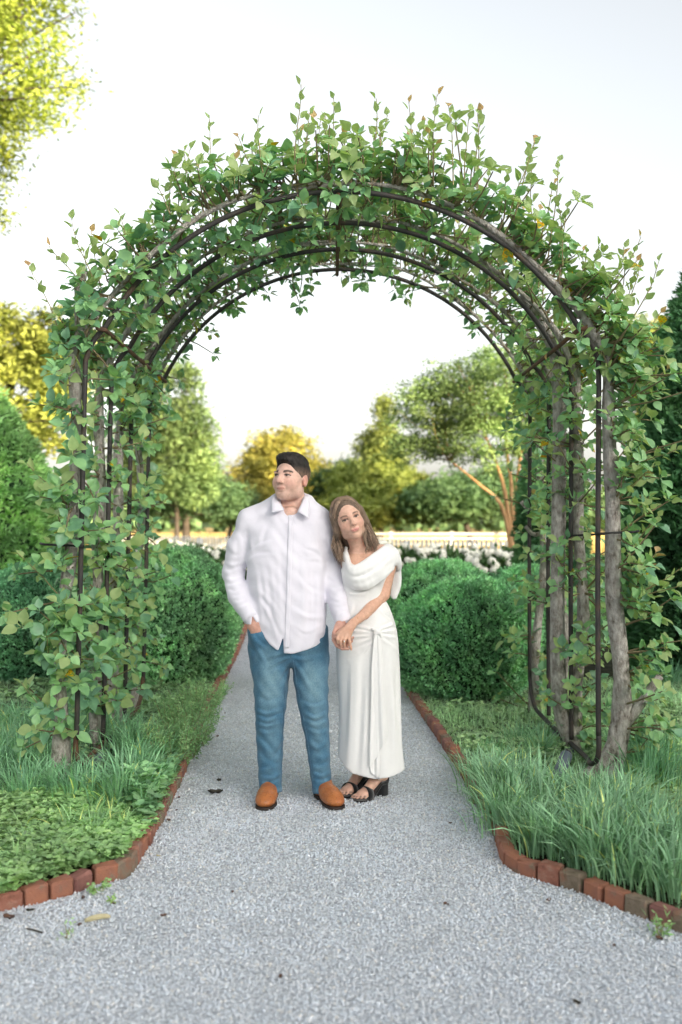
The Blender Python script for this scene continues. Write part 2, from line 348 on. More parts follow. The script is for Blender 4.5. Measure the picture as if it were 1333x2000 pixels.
# ------------------------------------------------------------------ pear leaves
def leaf_geo(seed, wide=.3, curl=.2):
    t = np.array([0, .08, .22, .42, .64, .84, 1.0]); hw = np.array([.03, .17, .27, .31, .245, .125, .006]) * wide / .3
    r = np.random.default_rng(seed); V = []
    bend = r.uniform(-.05, .32); fold = r.uniform(.25, .6)
    for a, h in zip(t, hw):
        y = .3 + a; z = -bend * a * a + .05 * a; tw = r.uniform(-.05, .05)
        V += [(-h, y, z + h * fold + tw * h), (0, y, z), (h, y, z + h * fold - tw * h)]
    V += [(-.014, 0, 0), (.014, 0, 0)]
    F = [[3 * i + j, 3 * i + j + 1, 3 * i + j + 4, 3 * i + j + 3] for i in range(6) for j in range(2)]
    F += [[21, 22, 2, 0]]
    return np.array(V) / 1.3, np.array(F)
LG = [leaf_geo(s, w_) for s, w_ in ((1, .36), (2, .40), (3, .31))]
LM = [M_mature, M_mid, M_young, M_red, M_rust]
leaf_me = {}
for a, (v, f) in enumerate(LG):
    for b, m in enumerate(LM):
        me = bpy.data.meshes.new('leaf'); me.from_pydata(v.tolist(), [], f.tolist()); me.materials.append(m)
        me.polygons.foreach_set('use_smooth', np.ones(len(f), bool)); leaf_me[a, b] = me
LGM = []                                   # simpler leaves for the joined mass
for (v, f), s_, w_ in zip(LG, (1, 2, 3), (.36, .40, .31)):
    keep = [0, 1, 2, 6, 7, 8, 9, 10, 11, 15, 16, 17, 18, 19, 20, 21, 22]
    LGM.append((v[keep], np.array([[3 * i + j, 3 * i + j + 1, 3 * i + j + 4, 3 * i + j + 3] for i in range(4) for j in range(2)] + [[15, 16, 2, 0]])))
class Leaves:
    """collects leaf placements: position, direction, face normal, length, material"""
    def __init__(s): s.P = []; s.D = []; s.U = []; s.L = []; s.M = []
    def add(s, p, d, u, l, m): s.P.append(p); s.D.append(d); s.U.append(u); s.L.append(l); s.M.append(m)
    def flush(s, root, n_parts=300, name='leaf', mass='leaf_mass'):
        P = np.array(s.P); D = norm(np.array(s.D)); U = np.array(s.U); L = np.array(s.L); M = np.array(s.M)
        X = norm(np.cross(D, U)); Z = np.cross(X, D); n = len(P); r = np.random.default_rng(n)
        kind = r.integers(0, 3, n); off = np.array(root.location)
        order = np.argsort(P[:, 1] - 6 * L + r.uniform(-.12, .12, n)); parts = order[:n_parts]; rest = order[n_parts:]
        for i in parts:
            o = bpy.data.objects.new(name, leaf_me[kind[i], M[i]]); COL.objects.link(o); o.parent = root
            l = L[i]; x, d, z, p = X[i] * l, D[i] * l, Z[i] * l, P[i] - off
            o.matrix_basis = Matrix(((x[0], d[0], z[0], p[0]), (x[1], d[1], z[1], p[1]), (x[2], d[2], z[2], p[2]), (0, 0, 0, 1)))
        if len(rest) == 0: return
        vs = []; fs = []; mi = []; nb = 0
        for a in range(3):
            q = rest[kind[rest] == a]; v, f = LGM[a]
            Rm = np.stack([X[q], D[q], Z[q]], -1) * L[q][:, None, None]
            V = np.einsum('kij,vj->kvi', Rm, v) + P[q][:, None]
            fs.append((f[None] + (nb + len(v) * np.arange(len(q)))[:, None, None]).reshape(-1, 4)); vs.append(V.reshape(-1, 3)); nb += len(v) * len(q)
            mi.append(np.repeat(M[q], len(f)))
        tag(mk(mass, np.concatenate(vs), np.concatenate(fs), LM, root, True, mi=np.concatenate(mi)), kind='stuff')
UP = np.array((0, 0, 1.0))
def rosette(lv, p, ax, n, l, young, r):
    ax = norm(ax); a0 = r.uniform(0, 6.28); s = norm(np.cross(ax, (0.31, .77, .2))); b = np.cross(ax, s)
    for k in range(n):
        a = a0 + k * 2.4; d = norm(s * math.cos(a) + b * math.sin(a) + ax * r.uniform(-.1, .9) + np.array((0, -.15, -.25 * r.random())))
        u = norm(UP * .75 + ax * .35 + r.normal(0, .35, 3) + np.array((0, -.45, 0)))
        x = r.random(); m = 2 if x < young * .75 else (1 if x < young * .75 + .42 else 0)
        if r.random() < .010: m = 4
        lv.add(p + ax * .012 * k / n, d, u, l * r.uniform(.7, 1.2), m)
def shoot(lv, mb, p, d, length, l, r, young=True, bend=.15):
    """long extension shoot with alternate leaves, paler and redder to the tip"""
    d = norm(d); q = [p]; m = 7; dd = d
    for k in range(m):
        dd = norm(dd + r.normal(0, .07, 3) + UP * bend * .25); q.append(q[-1] + dd * length / m)
    q = np.array(q); add_tube(mb, q, np.linspace(.0042, .0018, m + 1), 4, False, m=1)
    nl_ = max(5, int(length / .042)); a = r.uniform(0, 6)
    for k in range(nl_):
        t = (k + .6) / nl_; i = t * m; j = min(int(i), m - 1); pp = q[j] * (1 - i + j) + q[j + 1] * (i - j); ax = norm(q[j + 1] - q[j]); a += 2.4
        s = norm(np.cross(ax, (.3, .8, .1))); b = np.cross(ax, s); o = s * math.cos(a) + b * math.sin(a)
        dd = norm(o * (1 - .45 * t) + ax * (.55 + .5 * t)); u = norm(ax * .6 - o * .15 + UP * .4 + r.normal(0, .25, 3))
        mm = 2 if t > (.3 if young else .75) else (1 if t > (.05 if young else .3) else 0)
        if t > .9 and young and r.random() < .4: mm = 3
        lv.add(pp, dd, u, l * (1.05 - .55 * max(0, t - .5)) * r.uniform(.75, 1.15), mm)
# ------------------------------------------------------------------ eight espaliered pear trees, one outside each leg of the arch
def limb_path(i, s, r):
    """trunk foot .. up outside the leg .. over the arch to near the apex"""
    D = HD[i] + .055; H = hoop_pts(i, .07); n = len(H)
    half = H[: n // 2 + 5] if s < 0 else H[n // 2 - 4:][::-1]
    half = half.copy(); half[:, 1] = D
    half[0] += (s * (.05 if i == 0 else .0), .04, -.26); half[1] += (s * r.uniform(0, .05), 0, -.2)
    P = spline(half[[0, 1, 2, 4, 7, 11, 15, 19, 23, -1]], 70)
    P += np.stack([wob(P, int(r.integers(99)), 5.5) * .024, wob(P, int(r.integers(99)), 5) * .018, wob(P, int(r.integers(99)), 5) * .010], -1)
    return P
TREE_L = {(-1, 0): 'gnarled pear tree trained up the left leg of the front hoop, its base in grass', (-1, 1): 'pear tree on the left side of the arch, second from the front',
          (-1, 2): 'pear tree on the left side of the arch, third from the front', (-1, 3): 'pear tree on the left side of the arch, furthest back',
          (1, 0): 'bare grey pear trunk standing right of the front hoop, leafy shoots reaching right', (1, 1): 'thick forked pear trunk on the right side of the arch, second from the front',
          (1, 2): 'pear tree on the right side of the arch, third from the front', (1, 3): 'thin pear tree with cut stubs on the right side, furthest back'}
for i in range(4):
    for s in (-1, 1):
        r = np.random.default_rng(100 + i * 10 + s); P = limb_path(i, s, r)
        root = thing('pear_tree', TREE_L[s, i], 'tree', (P[0][0], P[0][1], 0), 'pear trees trained over the arch')
        L = np.concatenate(([0], np.cumsum(np.linalg.norm(np.diff(P, axis=0), axis=1)))); T = L / L[-1]
        r0 = (.043 if i == 0 else .036 if i < 3 else .031) * (.92 if s < 0 and i == 0 else 1)
        rad = np.interp(T, [0, .05, .12, .45, .62, 1], [r0 * 1.9, r0 * 1.45, r0 * 1.08, r0 * .90, r0 * .46, r0 * .18])
        Pt = np.concatenate([P[:1] - (0, 0, .25), P]); rt = np.concatenate([rad[:1] * 1.15, rad])
        rt = rt * (1 + .12 * wob(Pt, 5 + i, 16) + .06 * wob(Pt, 9 + i, 40))
        mb = MB(); add_tube(mb, Pt, rt, 14, True, .045, r=r); mb.build('trunk', M_bark, root, True)
        if s > 0 and i == 1:                      # second stem of the forked base
            mb = MB(); q = spline([P[0] + (.02, -.05, -.2), P[0] + (-.02, -.05, .1), P[3] + (-.11, -.03, .2), P[14] + (-.10, .05, 0), P[26] + (-.05, .1, 0), P[36] + (0, .05, 0)], 26)
            add_tube(mb, q, np.linspace(.062, .03, 26), 12, True, .05, r=r); mb.build('second_stem', M_bark, root, True)
        if s > 0 and i == 0:                      # root flare and a stub low on the trunk
            mb = MB(); add_tube(mb, spline([P[0] + (-.34, .12, -.16), P[0] + (-.2, .06, .06), P[2] + (-.05, .0, -.02), P[4]], 14), np.linspace(.06, .04, 14), 12, True, .06, r=r)
            add_tube(mb, spline([P[3] + (0, 0, 0), P[4] + (.1, -.03, .02), P[5] + (.2, -.05, .03)], 8), np.linspace(.035, .022, 8), 9, True, .08, r=r); mb.build('stub', M_bark, root, True)
        if i == 0 and s < 0:                      # sawn stub on top of the left corner
            mb = MB(); k = int(np.argmin(abs(P[:, 2] - 2.5))); add_tube(mb, spline([P[k], P[k] + (.02, -.02, .14), P[k] + (.015, -.02, .3), P[k] + (.03, -.02, .42)], 10), [.03] * 8 + [.032, .026], 10, True, .1, r=r); mb.build('stub', M_bark, root, True)
        if i == 3 and s > 0:
            for z, dx in ((1.62, -.17), (1.38, -.15), (1.9, -.12)):
                mb = MB(); k = int(np.argmin(abs(P[:, 2] - z))); add_tube(mb, spline([P[k], P[k] + (dx * .6, -.04, -.01), P[k] + (dx, -.05, .05)], 6), [.02, .018, .016, .015, .014, .016], 8, True, .12, r=r); mb.build('stub', M_bark, root, True)
        lv = Leaves(); tw = MB(); c = (HC[i] - CX) * HD[i] / FPX
        out = lambda k: norm(np.array((P[k][0] - c, 0, (P[k][2] - 1.9) * 1.25 if P[k][2] > 2.3 else 0)))
        # --- arch part: spurs all round the limb, upright shoots on top
        ka = [k for k in range(len(P)) if P[k][2] > 2.38]
        n_sp = (250 if s > 0 else 185) if i == 0 else 140
        for _ in range(n_sp):
            k = ka[int(r.integers(len(ka)))]; o = out(k); d = norm(o * (r.uniform(-.35, 1.25) if s < 0 else r.uniform(-.2, 1.7)) + np.array((r.normal(0, .3), r.normal(.22, .7), r.normal(0, .3)))); l = abs(r.normal(.10, .075) if s < 0 else r.normal(.12, .10)) + .03
            e = P[k] + d * l + r.normal(0, .02, 3); add_tube(tw, [P[k], (P[k] + e) / 2 + r.normal(0, .012, 3), e], [.007, .005, .0035], 5, False)
            rosette(lv, e, norm(d + UP * .4), int(r.integers(5, 9)), .092 + .010 * r.normal(), (.32 if s < 0 else .48) + .6 * max(0, l - .11) / .15 * (d[2] > 0), r)
        for _ in range((36 if s > 0 else 24) if i == 0 else 18):
            k = ka[int(r.integers(len(ka)))]; o = out(k)
            tallR = s > 0; ln = r.uniform(.18, .52) * (1.15 if tallR else .9)
            p0 = P[k] + o * r.uniform(.02, .12) + np.array((0, r.normal(0, .08), 0))
            shoot(lv, tw, p0, UP + o * .35 + r.normal(0, .16, 3), ln, .082, r)
        # --- leg part
        kl = [k for k in range(len(P)) if P[k][2] <= 2.4]
        if s < 0:
            def dens(z): return np.interp(z, [0, .2, .3, .9, 1.1, 1.45, 1.7, 2.0, 2.4], [0, .0, .7, 1.3, .75, .85, .45, .40, .9])
        else:
            def dens(z): return np.interp(z, [0, .25, .5, .9, 1.4, 1.8, 2.2, 2.4], [.12, .35, .3, .35, .5, .8, .9, 1.0])
        for _ in range(165 if s < 0 else (330 if i == 0 else 230)):
            k = kl[int(r.integers(len(kl)))]
            z = P[k][2]
            if r.random() > dens(z) / 1.3: continue
            if s < 0: d = norm(np.array((r.normal(-.05, .8) if i == 0 else r.normal(.1, .7), r.normal(-.7, .55), r.normal(.1, .35)))); l = abs(r.normal(.13, .09)) + .03
            else: d = norm(np.array((r.normal(.9, .45) if i == 0 else r.normal(.1, .7), r.normal(-.15 if i == 0 else -.3, .6), r.normal(.2, .35)))); l = abs(r.normal(.15, .11)) + .03
            e = P[k] + d * l; add_tube(tw, [P[k], (P[k] + e) / 2 + r.normal(0, .015, 3), e], [.007, .005, .0035], 5, False)
            if l > .14: rosette(lv, P[k] + d * l * .55, norm(d + UP * .5), 3, .085, .2, r)
            rosette(lv, e, norm(d + UP * .5), int(r.integers(4, 8)), (.100 if s < 0 else .088) + .01 * r.normal(), .34 if s < 0 else .52, r)
        ns = (6 if s < 0 else 36) if i == 0 else 5
        for _ in range(ns):
            k = kl[int(r.integers(len(kl)))]
            if s < 0: d = np.array((r.normal(-.6, .4), r.normal(-.4, .4), r.uniform(.4, 1.0)))
            else: d = np.array((r.uniform(.5, 1.3), r.normal(-.1, .35), r.uniform(.15, .9))) if i == 0 else np.array((r.normal(-.1, .5), -.4, .7))
            if P[k][2] < .3 or (s > 0 and P[k][2] < .9 and r.random() < .6): continue
            shoot(lv, tw, P[k] + norm(d) * .03, d, r.uniform(.22, .42), .085, r, s > 0)
        tag(tw.build('twigs', [M_twig, M_shoot], root, True), kind='stuff')
        lv.flush(root)
# black ties between the hoop legs and the trunks
for s in (-1, 1):
    for i, z in ((0, 1.37 if s < 0 else 1.44), (1, 1.42)):
        if i == 1 and s < 0: continue
        H = hl[i]; x = np.interp(z, H[:5, 2], H[:5, 0]) if s < 0 else np.interp(z, H[::-1][:5, 2], H[::-1][:5, 0])
        mb = MB(); add_tube(mb, [(x - s * .025, HD[i] - .025, z - .005), (x + s * .06, HD[i] - .045, z), (x + s * .2, HD[i] - .03, z + .006), (x + s * .235, HD[i] + .02, z + .01)], .0075, 6); mb.build('tie_strap', M_strap, arch, True)
# ------------------------------------------------------------------ clipped boxwood shrubs
M_box = leaf_mat('boxwood_leaf', [(.3, (.08, .19, .10)), (.5, (.13, .28, .14)), (.72, (.20, .37, .175))], 5, .14, .38, .5, attr=True, gain=1.9)
M_core = surf_mat('shrub_inside', [(.3, (.02, .045, .024)), (.7, (.04, .08, .04))], 30, 1, .05)  # dark solid core: shade between the leaves put into its colour
def dirs(n, r, zmin=-.35):
    z = r.uniform(zmin, 1, n); a = r.uniform(0, 6.283, n); q = np.sqrt(1 - z * z); return np.stack([q * np.cos(a), q * np.sin(a), z], -1)
def sprigs(P, Nn, n_leaf, ll, lw, r, lift=.55, jit=.9):
    """n_leaf little diamond leaves round each point, growing along the normal"""
    k = len(P); A = np.repeat(Nn, n_leaf, 0); p = np.repeat(P, n_leaf, 0); m = len(p)
    t = np.tile(np.arange(n_leaf) / n_leaf, k)[:, None]
    d = norm(A * lift + r.normal(0, jit, (m, 3)) * .7); s = norm(np.cross(d, r.normal(0, 1, (m, 3)) + A * .5))
    l = ll * r.uniform(.7, 1.25, (m, 1)); b = p + A * (t - .5) * ll * 2.2 + r.normal(0, ll * .38, (m, 3))
    V = np.stack([b, b + d * l * .5 + s * lw, b + d * l, b + d * l * .5 - s * lw], 1)
    return V.reshape(-1, 3), np.arange(4 * m).reshape(-1, 4)
def ell_mesh(c, rad, nu=28, nv=18, fn=None, zmin=-1.0):
    u = np.linspace(0, 2 * np.pi, nu, endpoint=False); v = np.linspace(math.asin(max(-1, zmin)), np.pi / 2, nv)
    U, Vv = np.meshgrid(u, v); d = np.stack([np.cos(Vv) * np.cos(U), np.cos(Vv) * np.sin(U), np.sin(Vv)], -1)
    s = fn(d.reshape(-1, 3)).reshape(nv, nu, 1) if fn else 1
    P = d * s * rad + np.asarray(c); i = np.arange(nv - 1)[:, None] * nu; j = np.arange(nu)[None]; k = (j + 1) % nu
    return P.reshape(-1, 3), np.stack([i + j, i + k, i + nu + k, i + nu + j], -1).reshape(-1, 4)
def boxwood(label, c, rad, seed, n=5200, tint=(1, 1, 1)):
    r = np.random.default_rng(seed); c = np.array(c); rad = np.array(rad)
    root = thing('boxwood_shrub', label, 'shrub', (c[0], c[1], 0), 'clipped boxwood shrubs along the path')
    f = lambda d: 1 + .05 * wob(d, seed, 4) + .03 * wob(d, seed + 1, 10)
    n = int(n * .47); k = np.arange(n) + .5; zz = 1 - 2 * k / n; ph = k * 2.399963; D = norm(np.stack([np.sqrt(1 - zz * zz) * np.cos(ph), np.sqrt(1 - zz * zz) * np.sin(ph), zz], -1) + r.normal(0, .018, (n, 3)))
    D = D[(D[:, 1] < .6) & (D[:, 2] > -.8)]
    tuft = wob(D * rad, seed + 11, 20); P = D * f(D)[:, None] * rad * (1 + .02 * tuft + r.normal(0, .02, len(D)))[:, None] + c
    keep = (P[:, 2] > .05) & (wob(D * rad, seed + 3, 9) > -2.1); P = P[keep]; D = D[keep]
    nl = 20; V, F = sprigs(P, norm(norm(D / rad) + (0, 0, .55) + r.normal(0, .15, D.shape)), nl, .027, .0078, r, .9, .8)
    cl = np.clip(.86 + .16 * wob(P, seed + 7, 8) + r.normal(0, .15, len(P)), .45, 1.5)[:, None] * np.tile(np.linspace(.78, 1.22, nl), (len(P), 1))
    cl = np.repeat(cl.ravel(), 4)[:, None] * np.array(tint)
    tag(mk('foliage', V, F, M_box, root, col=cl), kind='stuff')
    v, q = ell_mesh(c, rad * .88, 30, 18, f); v[:, 2] = np.maximum(v[:, 2], -.02); mk('dark_core', v, q, M_core, root, True)
    mb = MB(); add_tube(mb, [(c[0], c[1], -.05), (c[0] + .02, c[1], c[2])], [.05, .03], 8); mb.build('trunk', M_twig, root, True)
    return root
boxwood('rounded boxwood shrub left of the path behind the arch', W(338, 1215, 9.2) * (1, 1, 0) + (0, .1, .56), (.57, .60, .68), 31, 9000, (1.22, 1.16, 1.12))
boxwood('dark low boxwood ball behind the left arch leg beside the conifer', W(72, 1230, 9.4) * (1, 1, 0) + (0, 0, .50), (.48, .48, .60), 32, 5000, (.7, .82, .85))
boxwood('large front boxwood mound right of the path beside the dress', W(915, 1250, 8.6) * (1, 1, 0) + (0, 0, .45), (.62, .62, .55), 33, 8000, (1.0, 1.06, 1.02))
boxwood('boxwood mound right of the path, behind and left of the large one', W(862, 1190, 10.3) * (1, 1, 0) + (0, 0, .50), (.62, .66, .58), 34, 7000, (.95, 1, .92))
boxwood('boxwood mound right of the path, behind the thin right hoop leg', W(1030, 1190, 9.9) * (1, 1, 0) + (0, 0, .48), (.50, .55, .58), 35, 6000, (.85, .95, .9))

# ------------------------------------------------------------------ conifers
M_con = leaf_mat('conifer_spray', [(.3, (.055, .135, .070)), (.55, (.095, .205, .095)), (.75, (.15, .27, .12))], 3, .15, .5, .35, attr=True, gain=1.9)
def conifer(label, x, y, prof, seed, n, ll, lw, tint=(1, 1, 1), name='conifer', core=.86, bz=.1, droop=.15):
    """prof: (height, radius) pairs; feathery sprays over the surface of a solid column"""
    r = np.random.default_rng(seed); prof = np.array(prof, float); H = prof[-1, 0]
    root = thing(name, label, 'tree', (x, y, 0), None)
    zz = np.linspace(prof[0, 0], H, 200); rr = np.interp(zz, prof[:, 0], prof[:, 1]); cw = np.cumsum(rr + .03); cw /= cw[-1]
    z = np.interp(r.random(n), cw, zz); a = r.uniform(0, 6.283, n); d = np.stack([np.cos(a), np.sin(a), z * 0], -1)
    P0 = np.stack([np.cos(a), np.sin(a), z * 1.1], -1)
    lump = 1 + .10 * wob(P0, seed, 3.0) + .06 * wob(P0, seed + 1, 9)
    R0 = np.interp(z, prof[:, 0], prof[:, 1]) * lump; P = np.stack([x + d[:, 0] * R0, y + d[:, 1] * R0, z], -1) + r.normal(0, ll * .3, (n, 3))
    nn = norm(d + (0, 0, .55) + r.normal(0, .25, (n, 3)))
    kf = 4; A = np.repeat(nn, kf, 0); p = np.repeat(P, kf, 0); m = len(p)
    dd = norm(A * 1.0 + r.normal(0, .42, (m, 3)) - np.array((0, 0, droop))); s = norm(np.cross(dd, r.normal(0, 1, (m, 3)))); l = ll * r.uniform(.6, 1.35, (m, 1)); b = p - A * ll * .4
    V = np.stack([b, b + dd * l * .55 + s * lw * 1.25, b + dd * l, b + dd * l * .55 - s * lw * 1.25], 1).reshape(-1, 3)
    cl = np.repeat(np.clip(.85 + .22 * wob(P, seed + 2, 2.2 / max(.4, ll * 6)) + r.normal(0, .12, n), .4, 1.5), kf * 4)[:, None] * np.array(tint)
    tag(mk('foliage', V, np.arange(4 * m).reshape(-1, 4), M_con, root, col=cl), kind='stuff')
    nu = 26; zs = np.linspace(prof[0, 0], H, 24); u = np.linspace(0, 6.283, nu, endpoint=False)
    Zc, U = np.meshgrid(zs, u, indexing='ij'); q = np.stack([np.cos(U), np.sin(U), Zc * 1.1], -1).reshape(-1, 3)
    lf = (1 + .10 * wob(q, seed, 3.0)).reshape(Zc.shape); rc = np.interp(Zc, prof[:, 0], prof[:, 1]) * core * lf
    v = np.stack([x + rc * np.cos(U), y + rc * np.sin(U), Zc], -1).reshape(-1, 3); i = np.arange(23)[:, None] * nu; j = np.arange(nu)[None]; k = (j + 1) % nu
    mk('dark_core', v, np.stack([i + j, i + k, i + nu + k, i + nu + j], -1).reshape(-1, 4), M_core, root, True)
    mb = MB(); add_tube(mb, [(x, y, -.1), (x, y, H * .5)], [prof[:, 1].max() * .1 + .03, .03], 8); mb.build('trunk', M_twig, root, True)
    return root
p = W(-28, 0, 12.5); conifer('soft green arborvitae at the left edge behind the arch', p[0], 12.5, [(.05, .70), (.6, .84), (1.3, .85), (1.9, .74), (2.5, .53), (3.0, .25), (3.3, .02)], 41, 12000, .09, .011, (1.75, 1.5, 1.1))
p = W(1372, 0, 9.6); conifer('tall dark conifer at the right edge behind the pear tree', p[0], 9.6, [(.05, .62), (.8, .72), (2.0, .66), (2.8, .50), (3.4, .30), (3.9, .12), (4.2, .02)], 42, 11000, .095, .011, (.62, .72, .66))
p = W(1075, 0, 14.5); conifer('narrow dark green conifer seen between the right hoop legs', p[0], 14.5, [(.05, .42), (.8, .50), (1.8, .44), (2.6, .26), (3.1, .02)], 43, 6500, .085, .012, (.75, .85, .75))

# ------------------------------------------------------------------ broadleaf and needle trees beyond the garden
M_tl = leaf_mat('tree_leaf', [(.3, (.08, .13, .07)), (.55, (.125, .185, .09)), (.75, (.185, .245, .115))], 1.2, .25, .6, .2, attr=True, gain=1.5)
M_tb = surf_mat('tree_bark', [(.3, (.05, .042, .035)), (.7, (.12, .10, .08))], 6, .95, .1, .6, 30)
M_cb = surf_mat('crepe_myrtle_bark', [(.3, (.30, .17, .08)), (.55, (.42, .25, .12)), (.75, (.52, .36, .20))], 5, .7, .3, .3, 20, (1, 1, .3))
def crown_leaves(tips, spread, per, ll, lw, r, flat=.6, up=.3):
    per = int(per * 1.1); ll *= 1.4; lw *= 1.55; n = len(tips) * per; spread *= .8; P = np.repeat(tips, per, 0) + r.normal(0, 1, (n, 3)) * np.array((spread, spread, spread * flat))
    d = norm(r.normal(0, 1, (n, 3)) * (1, 1, .5) + (0, 0, -.1)); s = norm(np.cross(d, norm(r.normal(0, .6, (n, 3)) + (0, 0, up + .6)))); l = ll * r.uniform(.6, 1.3, (n, 1))
    V = np.stack([P - d * l * .5, P + s * lw * 1.0, P + d * l * .5, P - s * lw], 1); return V.reshape(-1, 3), P
def tree(name, label, base, blobs, seed, n_tip, per, ll, lw, spread, tint, mat_b=None, trunk_r=.15, fork=None, tint2=None, group=None, shell=.45, limbs=14):
    """blobs: list of (centre, radii) of the crown; branch tips fill them unevenly"""
    r = np.random.default_rng(seed); base = np.array(base, float)
    root = thing(name, label, 'tree', (base[0], base[1], 0), group)
    tips = []; wts = np.array([np.prod(b[1]) ** .67 for b in blobs]); wts /= wts.sum()
    for (c, rd), wt in zip(blobs, wts):
        k = int(n_tip * 1.3 * wt) + 1; d = norm(r.normal(0, 1, (k, 3))); q = r.uniform(shell, 1, (k, 1)) ** .6
        tips.append(np.asarray(c) + d * q * np.asarray(rd) * (1 + .20 * wob(d, seed, 6))[:, None])
    tips = np.concatenate(tips)
    V, P = crown_leaves(tips, spread, per, ll, lw, r)
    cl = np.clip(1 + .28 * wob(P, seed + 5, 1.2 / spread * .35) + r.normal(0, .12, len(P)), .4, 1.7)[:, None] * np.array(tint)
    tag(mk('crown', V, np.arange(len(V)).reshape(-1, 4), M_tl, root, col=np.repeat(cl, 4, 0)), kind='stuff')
    mb = MB(); c0 = np.mean([b[0] for b in blobs], 0); mb_ = mat_b or M_tb
    if fork is None:
        top = c0 * (1, 1, 0) + (0, 0, c0[2]); add_tube(mb, spline([base - (0, 0, .2), base * .7 + top * .3 + (.05, 0, 0), top], 10), np.linspace(trunk_r, trunk_r * .35, 10), 8, True, .04, r=r)
        mb.build('trunk', mb_, root, True); st = [base * (1 - t) + top * t for t in np.linspace(.35, .95, 6)]
    else:
        st = []
        for q in fork:
            mt = MB(); Q = spline([base + np.array(q[0]) * 0 + r.normal(0, .04, 3) * (1, 1, 0)] + [np.array(x) for x in q], 14); add_tube(mt, Q, np.linspace(trunk_r, trunk_r * .3, 14), 8, True, .04, r=r); mt.build('trunk', mb_, root, True); st += [Q[9], Q[-1]]
    mb = MB()
    for t in tips[r.permutation(len(tips))[: limbs * 5]]:
        b = st[int(np.argmin([np.linalg.norm(t - x) + (0 if x[2] < t[2] else 1) for x in st]))]
        add_tube(mb, spline([b, b * .5 + t * .5 + r.normal(0, .04, 3) * np.linalg.norm(t - b) + (0, 0, .05), t], 6), np.linspace(trunk_r * .22, trunk_r * .05, 6), 5, False)
    mb.build('branches', mb_, root, True)
    return root
def B(px, py, D, rx, rz, ry=None): s = D / FPX; return (W(px, py, D), (rx * s, (ry or rx) * s, rz * s))
def gb(px, D): q = W(px, 0, D); return (q[0], D, 0)
SUN_YEL = (2.1, 1.6, .75); GRN = (1.0, 1.0, .9); DRK = (.6, .72, .68)  # the yellow tint puts warm sunlight into the leaf colour
tree('tall_tree', 'tall bright yellow green tree reaching in at the upper left corner', gb(-330, 20), [B(-40, 120, 20, 165, 130), B(-110, 260, 20, 140, 110), B(-60, -70, 20, 190, 120), B(-95, 380, 20, 100, 60)], 51, 430, 52, .11, .017, .28, (1.75, 1.45, .5), trunk_r=.25)  # sunlight on this crown is put into its yellow tint
tree('maple_tree', 'sunlit yellow green tree behind the left arborvitae', gb(30, 26), [B(20, 760, 26, 150, 130), B(100, 700, 25, 70, 90), B(-60, 680, 26, 100, 90)], 52, 420, 42, .15, .026, .24, SUN_YEL)
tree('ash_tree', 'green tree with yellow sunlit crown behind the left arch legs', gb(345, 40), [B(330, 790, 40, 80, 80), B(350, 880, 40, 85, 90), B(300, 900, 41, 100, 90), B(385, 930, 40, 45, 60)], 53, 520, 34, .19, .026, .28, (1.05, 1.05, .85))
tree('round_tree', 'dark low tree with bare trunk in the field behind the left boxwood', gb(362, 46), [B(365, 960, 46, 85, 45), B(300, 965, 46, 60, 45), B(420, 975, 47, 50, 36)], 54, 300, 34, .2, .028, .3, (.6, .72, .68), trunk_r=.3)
tree('oak_tree', 'orange lit tree behind the head of the man', gb(545, 62), [B(545, 895, 62, 62, 52), B(490, 940, 62, 45, 50), B(600, 950, 61, 50, 50), B(540, 985, 61, 90, 40)], 55, 520, 32, .27, .04, .42, (1.9, 1.2, .6), trunk_r=.3)  # orange sunlight put into the leaf tint
tree('cedar_tree', 'dark cedar with pointed top left of the crepe myrtle', gb(742, 50), [B(750, 812, 50, 13, 40), B(745, 880, 50, 42, 45), B(735, 945, 50, 85, 45), B(715, 990, 50, 90, 32)], 56, 620, 32, .26, .03, .34, (1.3, 1.08, .6), trunk_r=.28)  # warm tint paints low sun onto the dark foliage
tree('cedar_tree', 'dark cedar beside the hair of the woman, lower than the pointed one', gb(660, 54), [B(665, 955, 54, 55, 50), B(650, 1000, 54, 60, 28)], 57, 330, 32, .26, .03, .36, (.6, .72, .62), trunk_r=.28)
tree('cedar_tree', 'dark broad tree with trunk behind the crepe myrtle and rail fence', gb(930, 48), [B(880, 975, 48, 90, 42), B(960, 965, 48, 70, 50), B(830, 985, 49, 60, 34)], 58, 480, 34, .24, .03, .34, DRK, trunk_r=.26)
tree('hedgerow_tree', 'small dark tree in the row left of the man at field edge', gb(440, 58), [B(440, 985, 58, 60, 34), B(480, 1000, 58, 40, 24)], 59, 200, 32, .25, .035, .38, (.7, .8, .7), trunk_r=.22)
tree('yellow_tree', 'sunlit yellow tree between the right arch leg and tall conifer', gb(1262, 34), [B(1262, 700, 34, 60, 75), B(1300, 780, 34, 70, 70)], 60, 260, 34, .17, .025, .26, SUN_YEL)
cb = W(1006, 1072, 20.5) * (1, 1, 0); f = lambda a, b: W(a, b, 20.5)
tree('crepe_myrtle', 'crepe myrtle with fanning orange trunks and airy green crown', cb,
     [B(930, 775, 20.5, 115, 80), B(985, 745, 20.5, 85, 80), B(850, 800, 20.5, 90, 65), B(940, 860, 20.5, 125, 45), B(800, 880, 20.5, 60, 32), B(1030, 810, 20.5, 55, 85)], 61, 640, 40, .066, .012, .13, (1.05, 1.08, .85), M_cb, .055,
     fork=[[f(985, 1000), f(935, 945), f(880, 900)], [f(990, 980), f(968, 900), f(940, 830)], [f(1000, 960), f(990, 880), f(985, 800)], [f(1010, 960), f(1018, 880), f(1020, 790)], [f(1018, 980), f(1040, 900), f(1050, 830)]])

